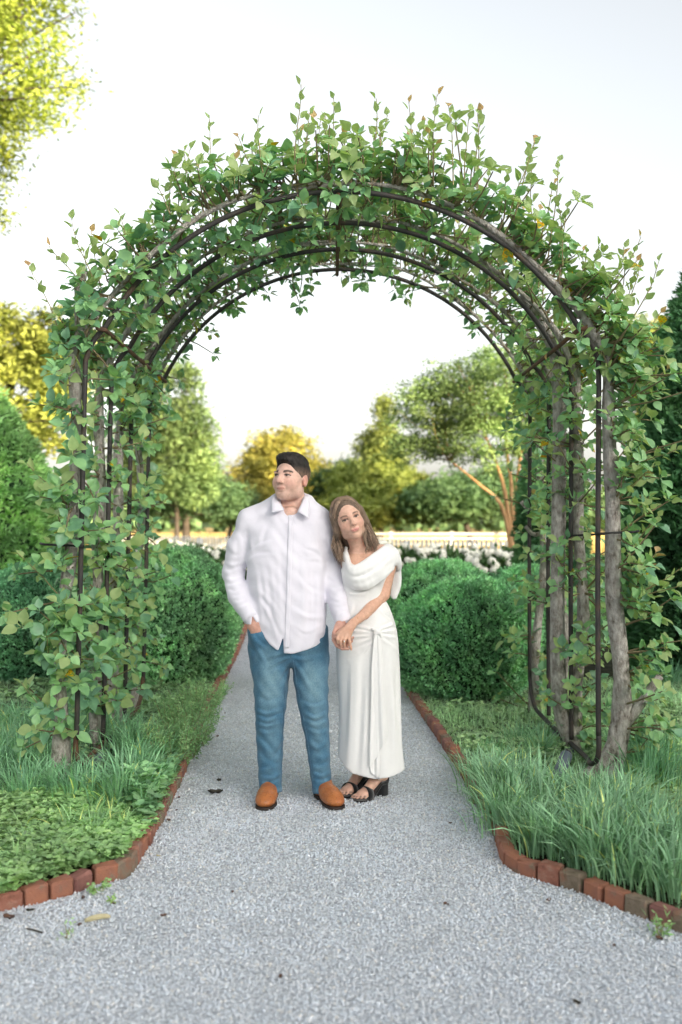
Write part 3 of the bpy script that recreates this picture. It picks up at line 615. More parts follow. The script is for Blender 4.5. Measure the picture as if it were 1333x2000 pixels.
# ------------------------------------------------------------------ fences, hydrangeas, dry field grass
M_white = surf_mat('white_paint', [(.3, (.72, .72, .70)), (.7, (.82, .82, .80))], 3, .6, .3)
M_rail = surf_mat('weathered_rail', [(.3, (.45, .46, .45)), (.7, (.6, .6, .58))], 3, .8, .2)
fence = thing('picket_fence', 'white picket fence behind the hydrangeas', 'fence', (0, 25, 0))
A, Bp = np.array(gb(180, 31.5)), np.array(gb(1085, 21.5)); Lf = np.linalg.norm(Bp - A); dx = (Bp - A) / Lf; ang = math.atan2(dx[1], dx[0])
mb = MB()
vp = [(-.035, -.01, 0), (.035, -.01, 0), (.035, .01, 0), (-.035, .01, 0), (-.035, -.01, 1.0), (.035, -.01, 1.0), (.035, .01, 1.0), (-.035, .01, 1.0), (0, -.01, 1.08), (0, .01, 1.08)]
fp = [(0, 1, 5, 4), (1, 2, 6, 5), (2, 3, 7, 6), (3, 0, 4, 7), (4, 5, 8, 8), (6, 7, 9, 9), (5, 6, 9, 8), (7, 4, 8, 9)]
pk = bpy.data.meshes.new('picket'); pk.from_pydata(vp, [], [tuple(dict.fromkeys(q)) for q in fp]); pk.materials.append(M_white)
for k in range(int(Lf / .125)):
    c = A + dx * (k * .125 + .06); o = bpy.data.objects.new('picket', pk); link(o, fence); o.location = (c[0], c[1] - 25, .04 + .004 * math.sin(k * 3.1)); o.rotation_euler = (0, 0, ang)
nb_ = np.array((-dx[1], dx[0], 0))
for z in (.35, .85):
    mb = MB(); c = (A + Bp) / 2 + nb_ * .04 + (0, 0, z); box(mb, c, (Lf / 2, .02, .045), [(dx[0], -dx[1], 0), (dx[1], dx[0], 0), (0, 0, 1)]); mb.build('rail', M_white, fence)
for k in range(int(Lf / 2.4) + 1):
    mb = MB(); c = A + dx * k * 2.4 + nb_ * .11; box(mb, c + (0, 0, .5), (.05, .05, .55), [(dx[0], -dx[1], 0), (dx[1], dx[0], 0), (0, 0, 1)]); mb.build('post', M_white, fence)
rf = thing('rail_fence', 'pale two rail fence along the dry field at right', 'fence', (3, 40, 0))
for z in (.62, .84, 1.03):
    mb = MB(); box(mb, (3.2, 40, z), (6.6, .03, .045)); mb.build('rail', M_rail, rf)
for k in range(6):
    mb = MB(); box(mb, (-2.9 + k * 2.45, 40.09, .55), (.06, .055, .58)); mb.build('post', M_rail, rf)
M_hyd = leaf_mat('hydrangea_leaf', [(.3, (.04, .10, .04)), (.7, (.09, .17, .06))], 6, .25, .5, .3, attr=True)
M_hf = surf_mat('hydrangea_bloom', [(.3, (.70, .70, .60)), (.7, (.84, .83, .76))], 9, .8, .2, .8, 60)
ub, uq = ell_mesh((0, 0, 0), (1, 1, .85), 12, 8, lambda d: 1 + .09 * wob(d, 3, 8), -.95)
hf = []
for k in range(3):
    v, q = ell_mesh((0, 0, 0), (1, 1, .85), 10, 6, lambda d: 1 + .10 * wob(d, 3 + k, 9), -.95)
    me = bpy.data.meshes.new('flower_head'); me.from_pydata(v.tolist(), [], q.tolist()); me.materials.append(M_hf); hf.append(me)
def hydrangea(label, x, y, wd, h, nf, seed):
    r = np.random.default_rng(seed); root = thing('hydrangea_bush', label, 'bush', (x, y, 0), 'white hydrangeas in front of the picket fence')
    D = dirs(1000, r, -.2); P = D * np.array((wd, wd * .7, h * .62)) * r.uniform(.7, 1, (1000, 1)) + (x, y, h * .36); P = P[P[:, 2] > .03]
    V, F = sprigs(P, norm(P - (x, y, h * .2)), 3, .13, .038, r)
    tag(mk('foliage', V, F, M_hyd, root, col=np.repeat(np.clip(1 + r.normal(0, .18, len(V) // 4), .5, 1.6), 4)[:, None] * np.ones(3)), kind='stuff')
    for k in range(nf):
        d = dirs(1, r, .05)[0]; d[1] = -abs(d[1]) * .8
        o = bpy.data.objects.new('flower_head', hf[k % 3]); link(o, root); o.location = d * np.array((wd, wd * .75, h * .62)) * 1.03 + (0, 0, h * .47)
        q = r.uniform(.055, .085); o.scale = (q, q, q); o.rotation_euler = (r.normal(0, .4), r.normal(0, .4), r.uniform(0, 6))
HB = [(760, 20.0, .75, .98, 13), (805, 19.0, .7, .95, 14), (850, 19.6, .7, .95, 13), (890, 18.4, .65, .9, 13), (925, 19.5, .65, .92, 12), (960, 17.6, .6, .88, 13), (1000, 18.6, .6, .95, 13), (1035, 18.0, .55, .95, 12), (700, 21, .8, .95, 10), (640, 22, .8, .95, 8)]
HB2 = [(330, 26, .85, .9, 12), (375, 25, .8, .88, 12), (420, 24, .75, .8, 10), (462, 23.5, .75, .8, 10), (285, 27, .85, .9, 8)]
HL = ['white hydrangea bush just right of the shoulder of the woman', 'second hydrangea bush right of the woman, thick with cream blooms', 'third hydrangea bush right of the woman, below the near fence post', 'white hydrangea bush nearest behind the middle boxwood',
      'hydrangea bush behind the boxwood, left of the crepe myrtle trunks', 'low hydrangea bush with blooms hanging over the boxwood top', 'white hydrangea bush at the foot of the crepe myrtle', 'hydrangea bush beside the thin rear hoop leg', 'hydrangea bush hidden behind the head of the woman', 'hydrangea bush hidden between man and woman',
      'hydrangea bush just left of the arch opening behind the boxwood', 'white hydrangea bush above the left boxwood top', 'hydrangea bush with yellow lit leaves beside the sleeve of the man', 'hydrangea bush hidden behind the left sleeve of the man', 'hydrangea bush behind the left arch leg']
for k, (px, D, wd, h, nf) in enumerate(HB + HB2):
    hydrangea(HL[k], gb(px, D)[0], D, wd, h, int(nf * 2.4), 200 + k)
r = np.random.default_rng(5); n = 15000; D = 47 + 60 * r.random(n) ** 1.4
P = np.stack([r.uniform(-.37, .37, n) * D, D, D * 0], -1); h = r.uniform(.25, .6, n)[:, None]; lean = np.stack([r.normal(0, .18, n), r.normal(0, .18, n), np.ones(n)], -1); wd = np.stack([np.full(n, .03), r.normal(0, .02, n), np.zeros(n)], -1)
V = np.stack([P - wd, P + wd, P + lean * h + wd * .1, P + lean * h - wd * .1], 1).reshape(-1, 3)
M_dry = leaf_mat('dry_grass', [(.3, (.46, .34, .13)), (.7, (.60, .47, .22))], .5, .35, .8, .1)
tag(mk('dry_grass', V, np.arange(4 * n).reshape(-1, 4), M_dry), kind='stuff')
# far wood closing the field, and an added, unseen row of trees placed to shade the garden
def wood(name, c, ax, half, h, seed, n, ll, thick=2.0):
    r = np.random.default_rng(seed); u = r.uniform(-half, half, n); top = h * (1 + .06 * wob(np.c_[u, u * 0, u * 0], seed, .12)); ax = np.array(ax); nx = np.array((-ax[1], ax[0]))
    z = top * r.random(n) ** .7; xy = np.array(c) + u[:, None] * ax + r.normal(0, thick, n)[:, None] * nx; P = np.c_[xy, z]
    d = norm(r.normal(0, 1, (n, 3))); s = norm(np.cross(d, r.normal(0, 1, (n, 3)))); V = np.stack([P - d * ll, P + s * ll * .6, P + d * ll, P - s * ll * .6], 1).reshape(-1, 3)
    cl = np.repeat(np.clip(.8 + r.normal(0, .2, n), .3, 1.4), 4)[:, None] * np.array((.8, .9, .8))
    tag(mk(name, V, np.arange(4 * n).reshape(-1, 4), M_tl, col=cl), kind='stuff')
wood('far_wood', (0, 150), (1, 0), 70, 6.0, 71, 7000, .9)
sx, sy = math.sin(R(SUN_AZ)), -math.cos(R(SUN_AZ))
wood('unseen_shade_wood', (sx * 45, 8 + sy * 45), (-sy, sx), 62, 11.6, 72, 20000, 1.4)  # added out of view, set across the sun direction to block it
# ------------------------------------------------------------------ grasses, weeds and ground cover of the beds
M_blade = leaf_mat('grass_blade', [(.3, (.095, .185, .112)), (.6, (.15, .265, .152)), (.8, (.225, .34, .19))], 9, .16, .42, .45, attr=True, gain=2.0)
M_cover = leaf_mat('ground_cover_leaf', [(.3, (.12, .24, .12)), (.6, (.20, .34, .17)), (.8, (.30, .42, .22))], 9, .16, .45, .4, attr=True, gain=1.5)
def blades(P, h, w_, r, curve=.45, seg=4, out=None, tint=None):
    n = len(P); a = r.uniform(0, 6.283, n); hz = np.stack([np.cos(a), np.sin(a), a * 0], -1)
    if out is not None: hz = norm(hz * .55 + out * .9)
    c = np.abs(r.normal(curve, curve * .5, n))[:, None]; h = h[:, None]; side = norm(np.cross(hz, UP) + r.normal(0, .25, (n, 3)))
    V = []
    for t, k in zip(np.linspace(0, 1, seg + 1), np.interp(np.linspace(0, 1, seg + 1), [0, .3, .75, 1], [.8, 1, .7, .06])):
        p = P + UP * h * t * (1 - .38 * c * t * t) + hz * h * c * t ** 1.9
        V += [p - side * w_ * k, p + side * w_ * k]
    V = np.stack(V, 1); m = 2 * (seg + 1); q = np.array([[2 * i, 2 * i + 1, 2 * i + 3, 2 * i + 2] for i in range(seg)])
    F = (q[None] + m * np.arange(n)[:, None, None]).reshape(-1, 4)
    cl = np.clip(1 + r.normal(0, .18, n), .5, 1.6)[:, None] * np.ones(3) if tint is None else tint
    return V.reshape(-1, 3), F, np.repeat(cl, m, 0)
def in_px(poly, n, r):
    Q = np.array([G(*p) for p in poly]); lo, hi = Q.min(0), Q.max(0); out = []
    while sum(map(len, out)) < n: P = r.uniform(lo, hi, (4 * n, 2)); out.append(P[inside(P, Q)])
    return np.concatenate(out)[:n]
def clumps(name, poly, n_cl, per, h, w_, seed, rad=.06, curve=.45, tint=(1, 1, 1), dry=.03):
    r = np.random.default_rng(seed); C = in_px(poly, n_cl, r); n = n_cl * per
    o = r.normal(0, rad, (n, 2)); P = np.c_[np.repeat(C, per, 0) + o, np.full(n, .02)]; ou = norm(np.c_[o, np.zeros(n)])
    hh = np.repeat(r.uniform(.72, 1.15, n_cl), per) * h * r.uniform(.55, 1.1, n)
    cl = np.clip(np.repeat(r.normal(1, .12, n_cl), per) + r.normal(0, .16, n), .5, 1.6)[:, None] * np.array(tint)
    d = r.random(n) < dry; cl[d] = np.array((3.2, 2.0, 1.2)) * r.uniform(.7, 1.1, (d.sum(), 1))
    V, F, c = blades(P, hh, w_, r, curve, 4, ou, cl)
    return tag(mk(name, V, F, M_blade, col=c, smooth=True), kind='stuff')
clumps('liriope_grass', [(985, 1640), (1012, 1674), (1060, 1690), (1345, 1785), (1345, 1650), (1215, 1590), (1090, 1570), (945, 1540), (960, 1590)], 80, 60, .27, .0046, 301, .06, .5, (1, 1, 1.0))
clumps('liriope_grass', [(1225, 1560), (1330, 1570), (1320, 1500), (1215, 1500)], 14, 60, .30, .0035, 305, .06, .4, (.8, .92, .9))
clumps('liriope_grass', [(895, 1490), (930, 1560), (1010, 1540), (1080, 1470), (1050, 1440)], 14, 60, .17, .003, 306, .05, .5, (.9, 1, .95))
clumps('liriope_grass', [(-30, 1575), (300, 1590), (330, 1520), (260, 1450), (230, 1420), (-30, 1420)], 62, 60, .27, .0044, 302, .06, .5, (.85, .95, .9))
clumps('liriope_grass', [(870, 1368), (940, 1372), (935, 1345), (880, 1345)], 5, 60, .30, .005, 303, .05, .55, (.95, 1.05, .95))
clumps('liriope_grass', [(-20, 1740), (200, 1690), (320, 1540), (250, 1570), (-20, 1620)], 26, 14, .15, .0035, 308, .03, .7, (1.15, 1.1, .85), .12)
clumps('iris_leaves', [(300, 1345), (370, 1345), (375, 1325), (310, 1325)], 5, 12, .38, .009, 304, .06, .3, (1.5, 1.45, 1.2))
clumps('liriope_grass', [(1230, 1350), (1340, 1345), (1340, 1310), (1230, 1310)], 10, 60, .34, .005, 307, .07, .55, (.6, .75, .7))
def lawn(name, poly, n, h, w_, seed, tint=(1, 1, 1), curve=.5):
    r = np.random.default_rng(seed); P = in_px(poly, n, r); P = np.c_[P, np.full(n, .015)]
    k = 1 + .35 * wob(P, seed, 5) + .2 * wob(P, seed + 1, 14)
    V, F, c = blades(P, h * np.clip(k, .35, 1.9) * r.uniform(.5, 1.2, n), w_, r, curve, 2, None, np.clip(.95 + .22 * wob(P, seed + 3, 4) + r.normal(0, .2, n), .4, 1.8)[:, None] * np.array(tint))
    return tag(mk(name, V, F, M_blade, col=c), kind='stuff')
lawn('lawn_grass', [(800, 1350), (905, 1500), (1345, 1640), (1345, 1330), (1080, 1345)], 17000, .08, .0028, 311, (1.45, 1.3, 1.2))
lawn('lawn_grass', [(430, 1345), (300, 1540), (-20, 1560), (-20, 1330), (260, 1330)], 11000, .075, .0034, 312, (1.1, 1.05, .95))
def cover(name, poly, n, l, seed, h=.05, tint=(1, 1, 1), per=3):
    """small rounded leaves in threes on short stalks"""
    r = np.random.default_rng(seed); P = in_px(poly, n, r); z = np.clip(h * (1 + .6 * wob(np.c_[P, P[:, 0] * 0], seed, 6)) * r.uniform(.5, 1.3, n), .012, .2)
    P = np.repeat(np.c_[P, z + .02], per, 0); m = n * per; a = np.repeat(r.uniform(0, 6.28, n), per) + np.tile(np.arange(per) * 6.283 / per, n)
    d = norm(np.stack([np.cos(a), np.sin(a), r.normal(.15, .25, m)], -1)); s = norm(np.cross(UP + r.normal(0, .3, (m, 3)), d)); ll = (np.repeat(l * r.uniform(.6, 1.4, n), per) * r.uniform(.85, 1.15, m))[:, None]
    up = np.cross(d, s)
    V = np.stack([P, P + d * ll * .35 + s * ll * .42 + up * ll * .1, P + d * ll * .8 + s * ll * .42 + up * ll * .05, P + d * ll, P + d * ll * .8 - s * ll * .42 + up * ll * .05, P + d * ll * .35 - s * ll * .42 + up * ll * .1], 1)
    F = np.array([[0, 1, 2, 3], [0, 3, 4, 5]]); F = (F[None] + 6 * np.arange(m)[:, None, None]).reshape(-1, 4)
    cl = np.clip(1 + .25 * wob(P, seed + 2, 5) + r.normal(0, .15, m), .5, 1.7)[:, None] * np.array(tint)
    return tag(mk(name, V.reshape(-1, 3), F, M_cover, col=np.repeat(cl, 6, 0)), kind='stuff')
cover('ground_cover', [(-30, 1790), (60, 1761), (190, 1719), (244, 1704), (296, 1640), (352, 1520), (290, 1530), (-30, 1590)], 6800, .0215, 321, .05, (1.2, 1.12, .9))
cover('ground_cover', [(290, 1640), (350, 1500), (300, 1480), (240, 1560)], 700, .04, 322, .08, (1, 1.05, 1))
cover('ground_cover', [(830, 1390), (920, 1500), (1345, 1630), (1345, 1360), (1080, 1380)], 2800, .025, 323, .04, (1.2, 1.05, 1))
cover('ground_cover', [(1225, 1580), (1345, 1640), (1345, 1480), (1250, 1470)], 1200, .03, 324, .07, (1.5, 1.25, 1.1))
cover('ground_cover', [(405, 1375), (335, 1500), (-10, 1500), (-10, 1345), (300, 1345)], 1700, .028, 325, .05, (1.1, 1.0, .95))
def weed(name, label, px, py, h, n_st, seed, spread=.12, ll=.03, lw=.006, tint=(1, 1, 1), group=None, per=26):
    """bushy weed: thin upright stems set with narrow leaves"""
    r = np.random.default_rng(seed); x, y = G(px, py); root = thing('weed_plant', label, 'weed', (x, y, 0), group); mb = MB(); P = []; Nn = []
    for k in range(n_st):
        a = r.uniform(0, 6.28); q = np.array((math.cos(a), math.sin(a), 0)) * spread * r.random() ** .5; b = np.array((x, y, 0)) + q * .5; e = np.array((x, y, h * r.uniform(.6, 1.05))) + q * 1.5
        Q = spline([b, (b + e) / 2 + r.normal(0, .01, 3), e], 8); add_tube(mb, Q, np.linspace(.0025, .001, 8), 4, False)
        t = np.linspace(.15, 1, per); P.append(np.stack([np.interp(t, np.linspace(0, 1, 8), Q[:, c]) for c in range(3)], -1)); Nn.append(np.repeat(norm(e - b)[None], per, 0))
    mb.build('stems', M_shoot, root, True)
    P = np.concatenate(P); V, F = sprigs(P, np.concatenate(Nn), 3, ll, lw, r, .5, 1.1)
    tag(mk('leaves', V, F, M_cover, root, col=np.repeat(np.clip(1 + r.normal(0, .18, len(V) // 4), .5, 1.6), 4)[:, None] * np.array(tint)), kind='stuff'); return root
wp = [(340, 1500), (365, 1480), (385, 1455), (352, 1455), (378, 1425), (398, 1405), (345, 1420), (318, 1480), (408, 1380), (365, 1400)]
for k, (a, b) in enumerate(wp): weed('weed_plant', 'feathery green weed crowding the left brick edging', a, b, .30 if k < 6 else .22, 15, 330 + k, .13, .032, .004, (1.0, 1.0, .9), 'feathery weeds along the left bricks')
weed('weed_plant', 'small round leaved weed growing between the front left bricks', 196, 1742, .045, 5, 351, .035, .015, .007, (1.5, 1.35, 1.1), per=8)
weed('weed_plant', 'tiny weed sprig at the gravel edge by the front left bricks', 218, 1765, .022, 3, 352, .02, .012, .006, (1.6, 1.4, 1.0), per=6)
weed('weed_plant', 'pale upright grass sprig in the gravel near the left bricks', 128, 1830, .05, 2, 353, .01, .022, .0025, (1.5, 1.4, .9), per=5)
weed('weed_plant', 'spiky green weed at the foot of the front right bricks', 1290, 1825, .06, 5, 354, .035, .035, .004, (1.3, 1.25, 1.0), per=5)
weed('weed_plant', 'small weed low on the right bricks beside the long grass', 925, 1572, .08, 6, 355, .05, .022, .006, (1.2, 1.1, 1), per=8)

# ------------------------------------------------------------------ litter on the gravel
M_dead = surf_mat('dead_leaf', [(.3, (.09, .05, .035)), (.7, (.19, .11, .075))], 40, .8, .2)
M_dead2 = surf_mat('dark_dead_leaf', [(.3, (.035, .035, .028)), (.7, (.08, .075, .055))], 40, .8, .2)
M_pale = surf_mat('pale_husk', [(.3, (.50, .45, .26)), (.7, (.62, .56, .36))], 40, .8, .2)
def dead(label, px, py, l, seed, m, group=None, lift=.02):
    r = np.random.default_rng(seed); x, y = G(px, py); a = r.uniform(0, 6.28); u = np.linspace(-1, 1, 7); v = np.linspace(-1, 1, 5); U, Vv = np.meshgrid(u, v, indexing='ij')
    wdt = np.sqrt(np.clip(1 - U ** 2, 0, 1)) * .55 * (1 + .2 * np.sin(5 * U + seed)); X = U; Yy = Vv * wdt; Z = .5 * Vv ** 2 * wdt + .35 * U ** 2 + .12 * np.sin(6 * U + 3 * Vv + seed)
    P = np.stack([X * math.cos(a) - Yy * math.sin(a), X * math.sin(a) + Yy * math.cos(a), Z], -1).reshape(-1, 3) * l + (x, y, .006 + l * .1); i = np.arange(6)[:, None] * 5 + np.arange(4)[None]
    F = np.stack([i, i + 5, i + 6, i + 1], -1).reshape(-1, 4); n = len(P)
    return tag(mk('dead_leaf', np.concatenate([P, P - (0, 0, .002)]), np.concatenate([F, F[:, ::-1] + n]), m, smooth=True), label, 'dead leaf', group)
dead('large dark curled leaf on the gravel left of the boots', 421, 1552, .042, 1, M_dead2)
dead('dark leaf lying close behind the large curled leaf on the gravel', 428, 1527, .022, 2, M_dead2)
dead('brown curled leaf on the front gravel right of the left brick corner', 320, 1792, .014, 3, M_dead)
dead('brown leaf against the front bricks at the left picture edge', 18, 1797, .026, 4, M_dead)
dead('brown leaf fragment on gravel below the third front left brick', 163, 1757, .013, 5, M_dead)
dead('dark oval husk on gravel below the first front left bricks', 60, 1782, .016, 6, M_dead2)
dead('reddish brown leaf on gravel in front of the right bricks', 1072, 1762, .015, 7, M_dead)
dead('pale brown leaf on gravel at the lower right under the bricks', 1288, 1838, .019, 8, M_dead)
dead('brown olive clod on the gravel near the bottom picture edge', 1127, 1963, .016, 9, M_dead2)
dead('pale yellow leaf bit on gravel right of the left brick corner', 310, 1675, .011, 10, M_pale)
for k, (a, b) in enumerate([(455, 1745), (350, 1560), (330, 1605), (345, 1585), (440, 1395), (425, 1440), (222, 1768), (156, 1810), (872, 1770), (880, 1610), (548, 1912), (425, 1370), (1200, 1850)]):
    dead('small brown leaf fragment scattered on the gravel path', a, b, .009 + .003 * (k % 3), 20 + k, M_dead, 'brown leaf fragments on the gravel')
mb = MB(); x, y = G(188, 1802); q = spline([(x - .04, y - .012, .012), (x, y, .02), (x + .035, y + .012, .02), (x + .05, y + .016, .014)], 8); add_tube(mb, q, [.006, .010, .011, .011, .010, .009, .007, .003], 8); tag(mb.build('dry_pod', M_pale, None, True), 'pale cream dry pod lying on the front left gravel', 'pod')
mb = MB(); x, y = G(66, 1825); add_tube(mb, spline([(x - .03, y + .02, .012), (x, y, .016), (x + .035, y - .01, .01)], 6), .0035, 6); tag(mb.build('twig', M_dead2, None, True), 'short dark twig on the gravel by the left bricks', 'twig')
# blue grey uplight leaning under the right arch rail, slate marker in the left bed
M_lamp = surf_mat('lamp_housing', [(.3, (.055, .075, .095)), (.7, (.09, .115, .14))], 8, .5, .4, .15, 50)
x, y = G(1086, 1550); t = thing('garden_spotlight', 'blue grey cylindrical garden spotlight leaning under the right arch rail', 'spotlight', (x, y, 0))
a = W(1082, 1535, 5.45); b = W(1108, 1472, 5.62); mb = MB(); add_tube(mb, [a, a * .96 + b * .04, a * .06 + b * .94, b], [.030, .0345, .0345, .029], 18); mb.build('housing', M_lamp, t, True)
mb = MB(); add_tube(mb, [(a[0], a[1] + .02, -.05), (a[0], a[1] + .03, .09)], .012, 8); mb.build('ground_spike', M_strap, t, True)
mb = MB(); add_tube(mb, [b - (b - a) * .02, b + (b - a) * .05], [.031, .024], 18); mb.build('rear_cap', M_strap, t, True)
x, y = G(288, 1545); mb = MB(); s = 1 / 360; V = [(-.035, 0, -.02), (.035, 0, -.02), (.03, .02, .08), (.0, .03, .17), (-.03, .02, .09)]
V = np.array(V + [(a_, b_ + .008, c_) for a_, b_, c_ in V]) + (x, y, 0); mb.add(V, [(0, 1, 2, 4), (5, 9, 7, 6), (0, 5, 6, 1), (1, 6, 7, 2), (2, 7, 8, 3), (3, 8, 9, 4), (4, 9, 5, 0)])
tag(mb.build('slate_marker', surf_mat('slate', [(.3, (.055, .06, .065)), (.7, (.10, .105, .11))], 10, .7, .3)), 'grey pointed slate marker standing in the left bed weeds', 'marker')
# ------------------------------------------------------------------ modelling by signed distance: smooth joins, then one surface mesh
class SDF:
    def __init__(s, xs, ys, zs):
        s.ax = [np.asarray(a, np.float32) for a in (xs, ys, zs)]; s.F = np.full([len(a) for a in s.ax], 1.0, np.float32)
    def _pts(s, c, rad, fr):
        c = np.asarray(c, float); cw = fr[0] @ c + fr[1] if fr else c; rad = np.broadcast_to(rad, (3,))
        if fr: rad = np.full(3, rad.max())
        sl = tuple(slice(max(0, int(np.searchsorted(a, q - r_)) - 1), int(np.searchsorted(a, q + r_)) + 1) for a, q, r_ in zip(s.ax, cw, rad))
        X, Y, Z = np.meshgrid(*[a[q] for a, q in zip(s.ax, sl)], indexing='ij', sparse=True)
        if fr:
            Rm, t = fr; x, y, z = X - t[0], Y - t[1], Z - t[2]
            X, Y, Z = [(Rm[0, i] * x + Rm[1, i] * y + Rm[2, i] * z).astype(np.float32) for i in range(3)]
        return sl, X, Y, Z
    def op(s, fn, c, rad, k=.01, mode='+', fr=None):
        sl, X, Y, Z = s._pts(c, np.asarray(rad, float) + max(k, .0) + .02, fr); d = fn(X, Y, Z); f = s.F[sl]
        if f.size == 0: return s
        if mode == 'b': s.F[sl] = f + d; return s
        if mode == '-': f = -f
        if mode == '&': f = -f; d = -d
        h = np.clip(.5 + .5 * (f - d) / max(k, 1e-6), 0, 1); o = f * (1 - h) + d * h - k * h * (1 - h)
        s.F[sl] = -o if mode in '-&' else o
        return s
    def ell(s, c, r, k=.01, mode='+', fr=None):
        c = np.asarray(c, float); r = np.broadcast_to(np.asarray(r, float), (3,))
        def fn(x, y, z):
            q = np.sqrt(((x - c[0]) / r[0]) ** 2 + ((y - c[1]) / r[1]) ** 2 + ((z - c[2]) / r[2]) ** 2); g = np.sqrt(((x - c[0]) / r[0] ** 2) ** 2 + ((y - c[1]) / r[1] ** 2) ** 2 + ((z - c[2]) / r[2] ** 2) ** 2) + 1e-9
            return q * (q - 1) / g
        return s.op(fn, c, r, k, mode, fr)
    @staticmethod
    def _seg(x, y, z, p, q):
        d = q - p; L = d @ d + 1e-12; t = np.clip(((x - p[0]) * d[0] + (y - p[1]) * d[1] + (z - p[2]) * d[2]) / L, 0, 1)
        return np.sqrt((x - p[0] - t * d[0]) ** 2 + (y - p[1] - t * d[1]) ** 2 + (z - p[2] - t * d[2]) ** 2), t
    def cone(s, p, q, r1, r2, k=.01, mode='+', fr=None):
        p = np.asarray(p, float); q = np.asarray(q, float)
        def fn(x, y, z): d, t = s._seg(x, y, z, p, q); return d - (r1 + (r2 - r1) * t)
        return s.op(fn, (p + q) / 2, np.abs(p - q) / 2 + max(r1, r2), k, mode, fr)
    def chain(s, pts, rads, k=.01, mode='+', fr=None, kj=.004):
        """bent tapering limb as one shape"""
        P = np.array([np.asarray(p, float) for p in pts]); rads = np.broadcast_to(np.asarray(rads, float), (len(P),))
        def fn(x, y, z):
            D = None
            for i in range(len(P) - 1):
                d, t = s._seg(x, y, z, P[i], P[i + 1]); d = d - (rads[i] + (rads[i + 1] - rads[i]) * t)
                if D is None: D = d
                else: h = np.clip(.5 + .5 * (D - d) / kj, 0, 1); D = D * (1 - h) + d * h - kj * h * (1 - h) * .5
            return D
        return s.op(fn, (P.min(0) + P.max(0)) / 2, (P.max(0) - P.min(0)) / 2 + rads.max(), k, mode, fr)
    def bump(s, p, q, A, w_, fr=None):
        """ridge (A > 0) or groove (A < 0) along a segment"""
        p = np.asarray(p, float); q = np.asarray(q, float)
        def fn(x, y, z): d, t = s._seg(x, y, z, p, q); return -A * np.exp(-(d / w_) ** 2) * (.25 + .75 * np.sin(np.pi * np.clip(t, .04, .96)))
        return s.op(fn, (p + q) / 2, np.abs(p - q) / 2 + 2.4 * w_, 0, 'b', fr)
    def bumpc(s, pts, A, w_, n=8):
        Q = spline(pts, n)
        def fn(x, y, z):
            D = None
            for i in range(n - 1): d, t = s._seg(x, y, z, Q[i], Q[i + 1]); D = d if D is None else np.minimum(D, d)
            return -A * np.exp(-(D / w_) ** 2)
        return s.op(fn, (Q.min(0) + Q.max(0)) / 2, (Q.max(0) - Q.min(0)) / 2 + 2.4 * w_, 0, 'b')
    def loft(s, zk, cx, cy, a, b, k=.01, n=2.2, mode='+'):
        """stack of super-ellipses over height"""
        zk = np.asarray(zk, float); o = np.argsort(zk); zz = np.linspace(zk.min(), zk.max(), 160)
        K = spline(np.stack([zk, cx, cy, a, b], 1)[o], 160); tab = [np.interp(zz, K[:, 0], K[:, i]) for i in range(1, 5)]
        def fn(x, y, z):
            X0, Y0, A_, B_ = [np.interp(z, zz, t) for t in tab]
            q = (np.abs((x - X0) / A_) ** n + np.abs((y - Y0) / B_) ** n) ** (1 / n)
            return np.maximum((q - 1) * np.minimum(A_, B_) * .9, np.maximum(zz[0] - z, z - zz[-1]))
        lo = np.array([np.min(np.array(cx) - a), np.min(np.array(cy) - b), zk.min()]); hi = np.array([np.max(np.array(cx) + a), np.max(np.array(cy) + b), zk.max()])
        return s.op(fn, (lo + hi) / 2, (hi - lo) / 2 + .03, k, mode)
    def mesh(s, smooth=1):
        F = s.F; S = F < 0; n = F.shape; C = np.zeros([k - 1 for k in n], np.uint8)
        off = [(a, b, c) for a in (0, 1) for b in (0, 1) for c in (0, 1)]
        for a, b, c in off: C += S[a:n[0] - 1 + a, b:n[1] - 1 + b, c:n[2] - 1 + c]
        act = (C > 0) & (C < 8); ids = np.argwhere(act); idx = np.full(C.shape, -1, np.int32); idx[act] = np.arange(len(ids))
        acc = np.zeros((len(ids), 3)); cnt = np.zeros(len(ids)); val = {o: F[ids[:, 0] + o[0], ids[:, 1] + o[1], ids[:, 2] + o[2]] for o in off}
        P = [s.ax[i][ids[:, i]] for i in range(3)]; H = [s.ax[i][ids[:, i] + 1] - P[i] for i in range(3)]
        for o in off:
            for ax in range(3):
                if o[ax]: continue
                q = list(o); q[ax] = 1; fa, fb = val[o], val[tuple(q)]; m = (fa < 0) != (fb < 0); t = np.where(m, fa / np.where(m, fa - fb, 1), 0)
                for i in range(3): acc[:, i] += m * (P[i] + H[i] * (t if i == ax else o[i]))
                cnt += m
        V = acc / cnt[:, None]; Q = []
        for ax in range(3):
            b, c = (ax + 1) % 3, (ax + 2) % 3
            sl0 = [slice(None)] * 3; sl1 = [slice(None)] * 3; sl0[ax] = slice(0, n[ax] - 1); sl1[ax] = slice(1, n[ax])
            for q in (b, c): sl0[q] = sl1[q] = slice(1, n[q] - 1)
            A0, A1 = S[tuple(sl0)], S[tuple(sl1)]
            for flip, M_ in ((False, A0 & ~A1), (True, ~A0 & A1)):
                e = np.argwhere(M_)
                if not len(e): continue
                e[:, b] += 1; e[:, c] += 1; f = []
                for db, dc in ((1, 1), (0, 1), (0, 0), (1, 0)):
                    g_ = e.copy(); g_[:, b] -= db; g_[:, c] -= dc; f.append(idx[g_[:, 0], g_[:, 1], g_[:, 2]])
                f = np.stack(f, 1); Q.append(f[:, ::-1] if flip else f)
        Q = np.concatenate(Q); Q = Q[(Q >= 0).all(1)]
        E = np.concatenate([Q[:, [0, 1]], Q[:, [1, 2]], Q[:, [2, 3]], Q[:, [3, 0]]])
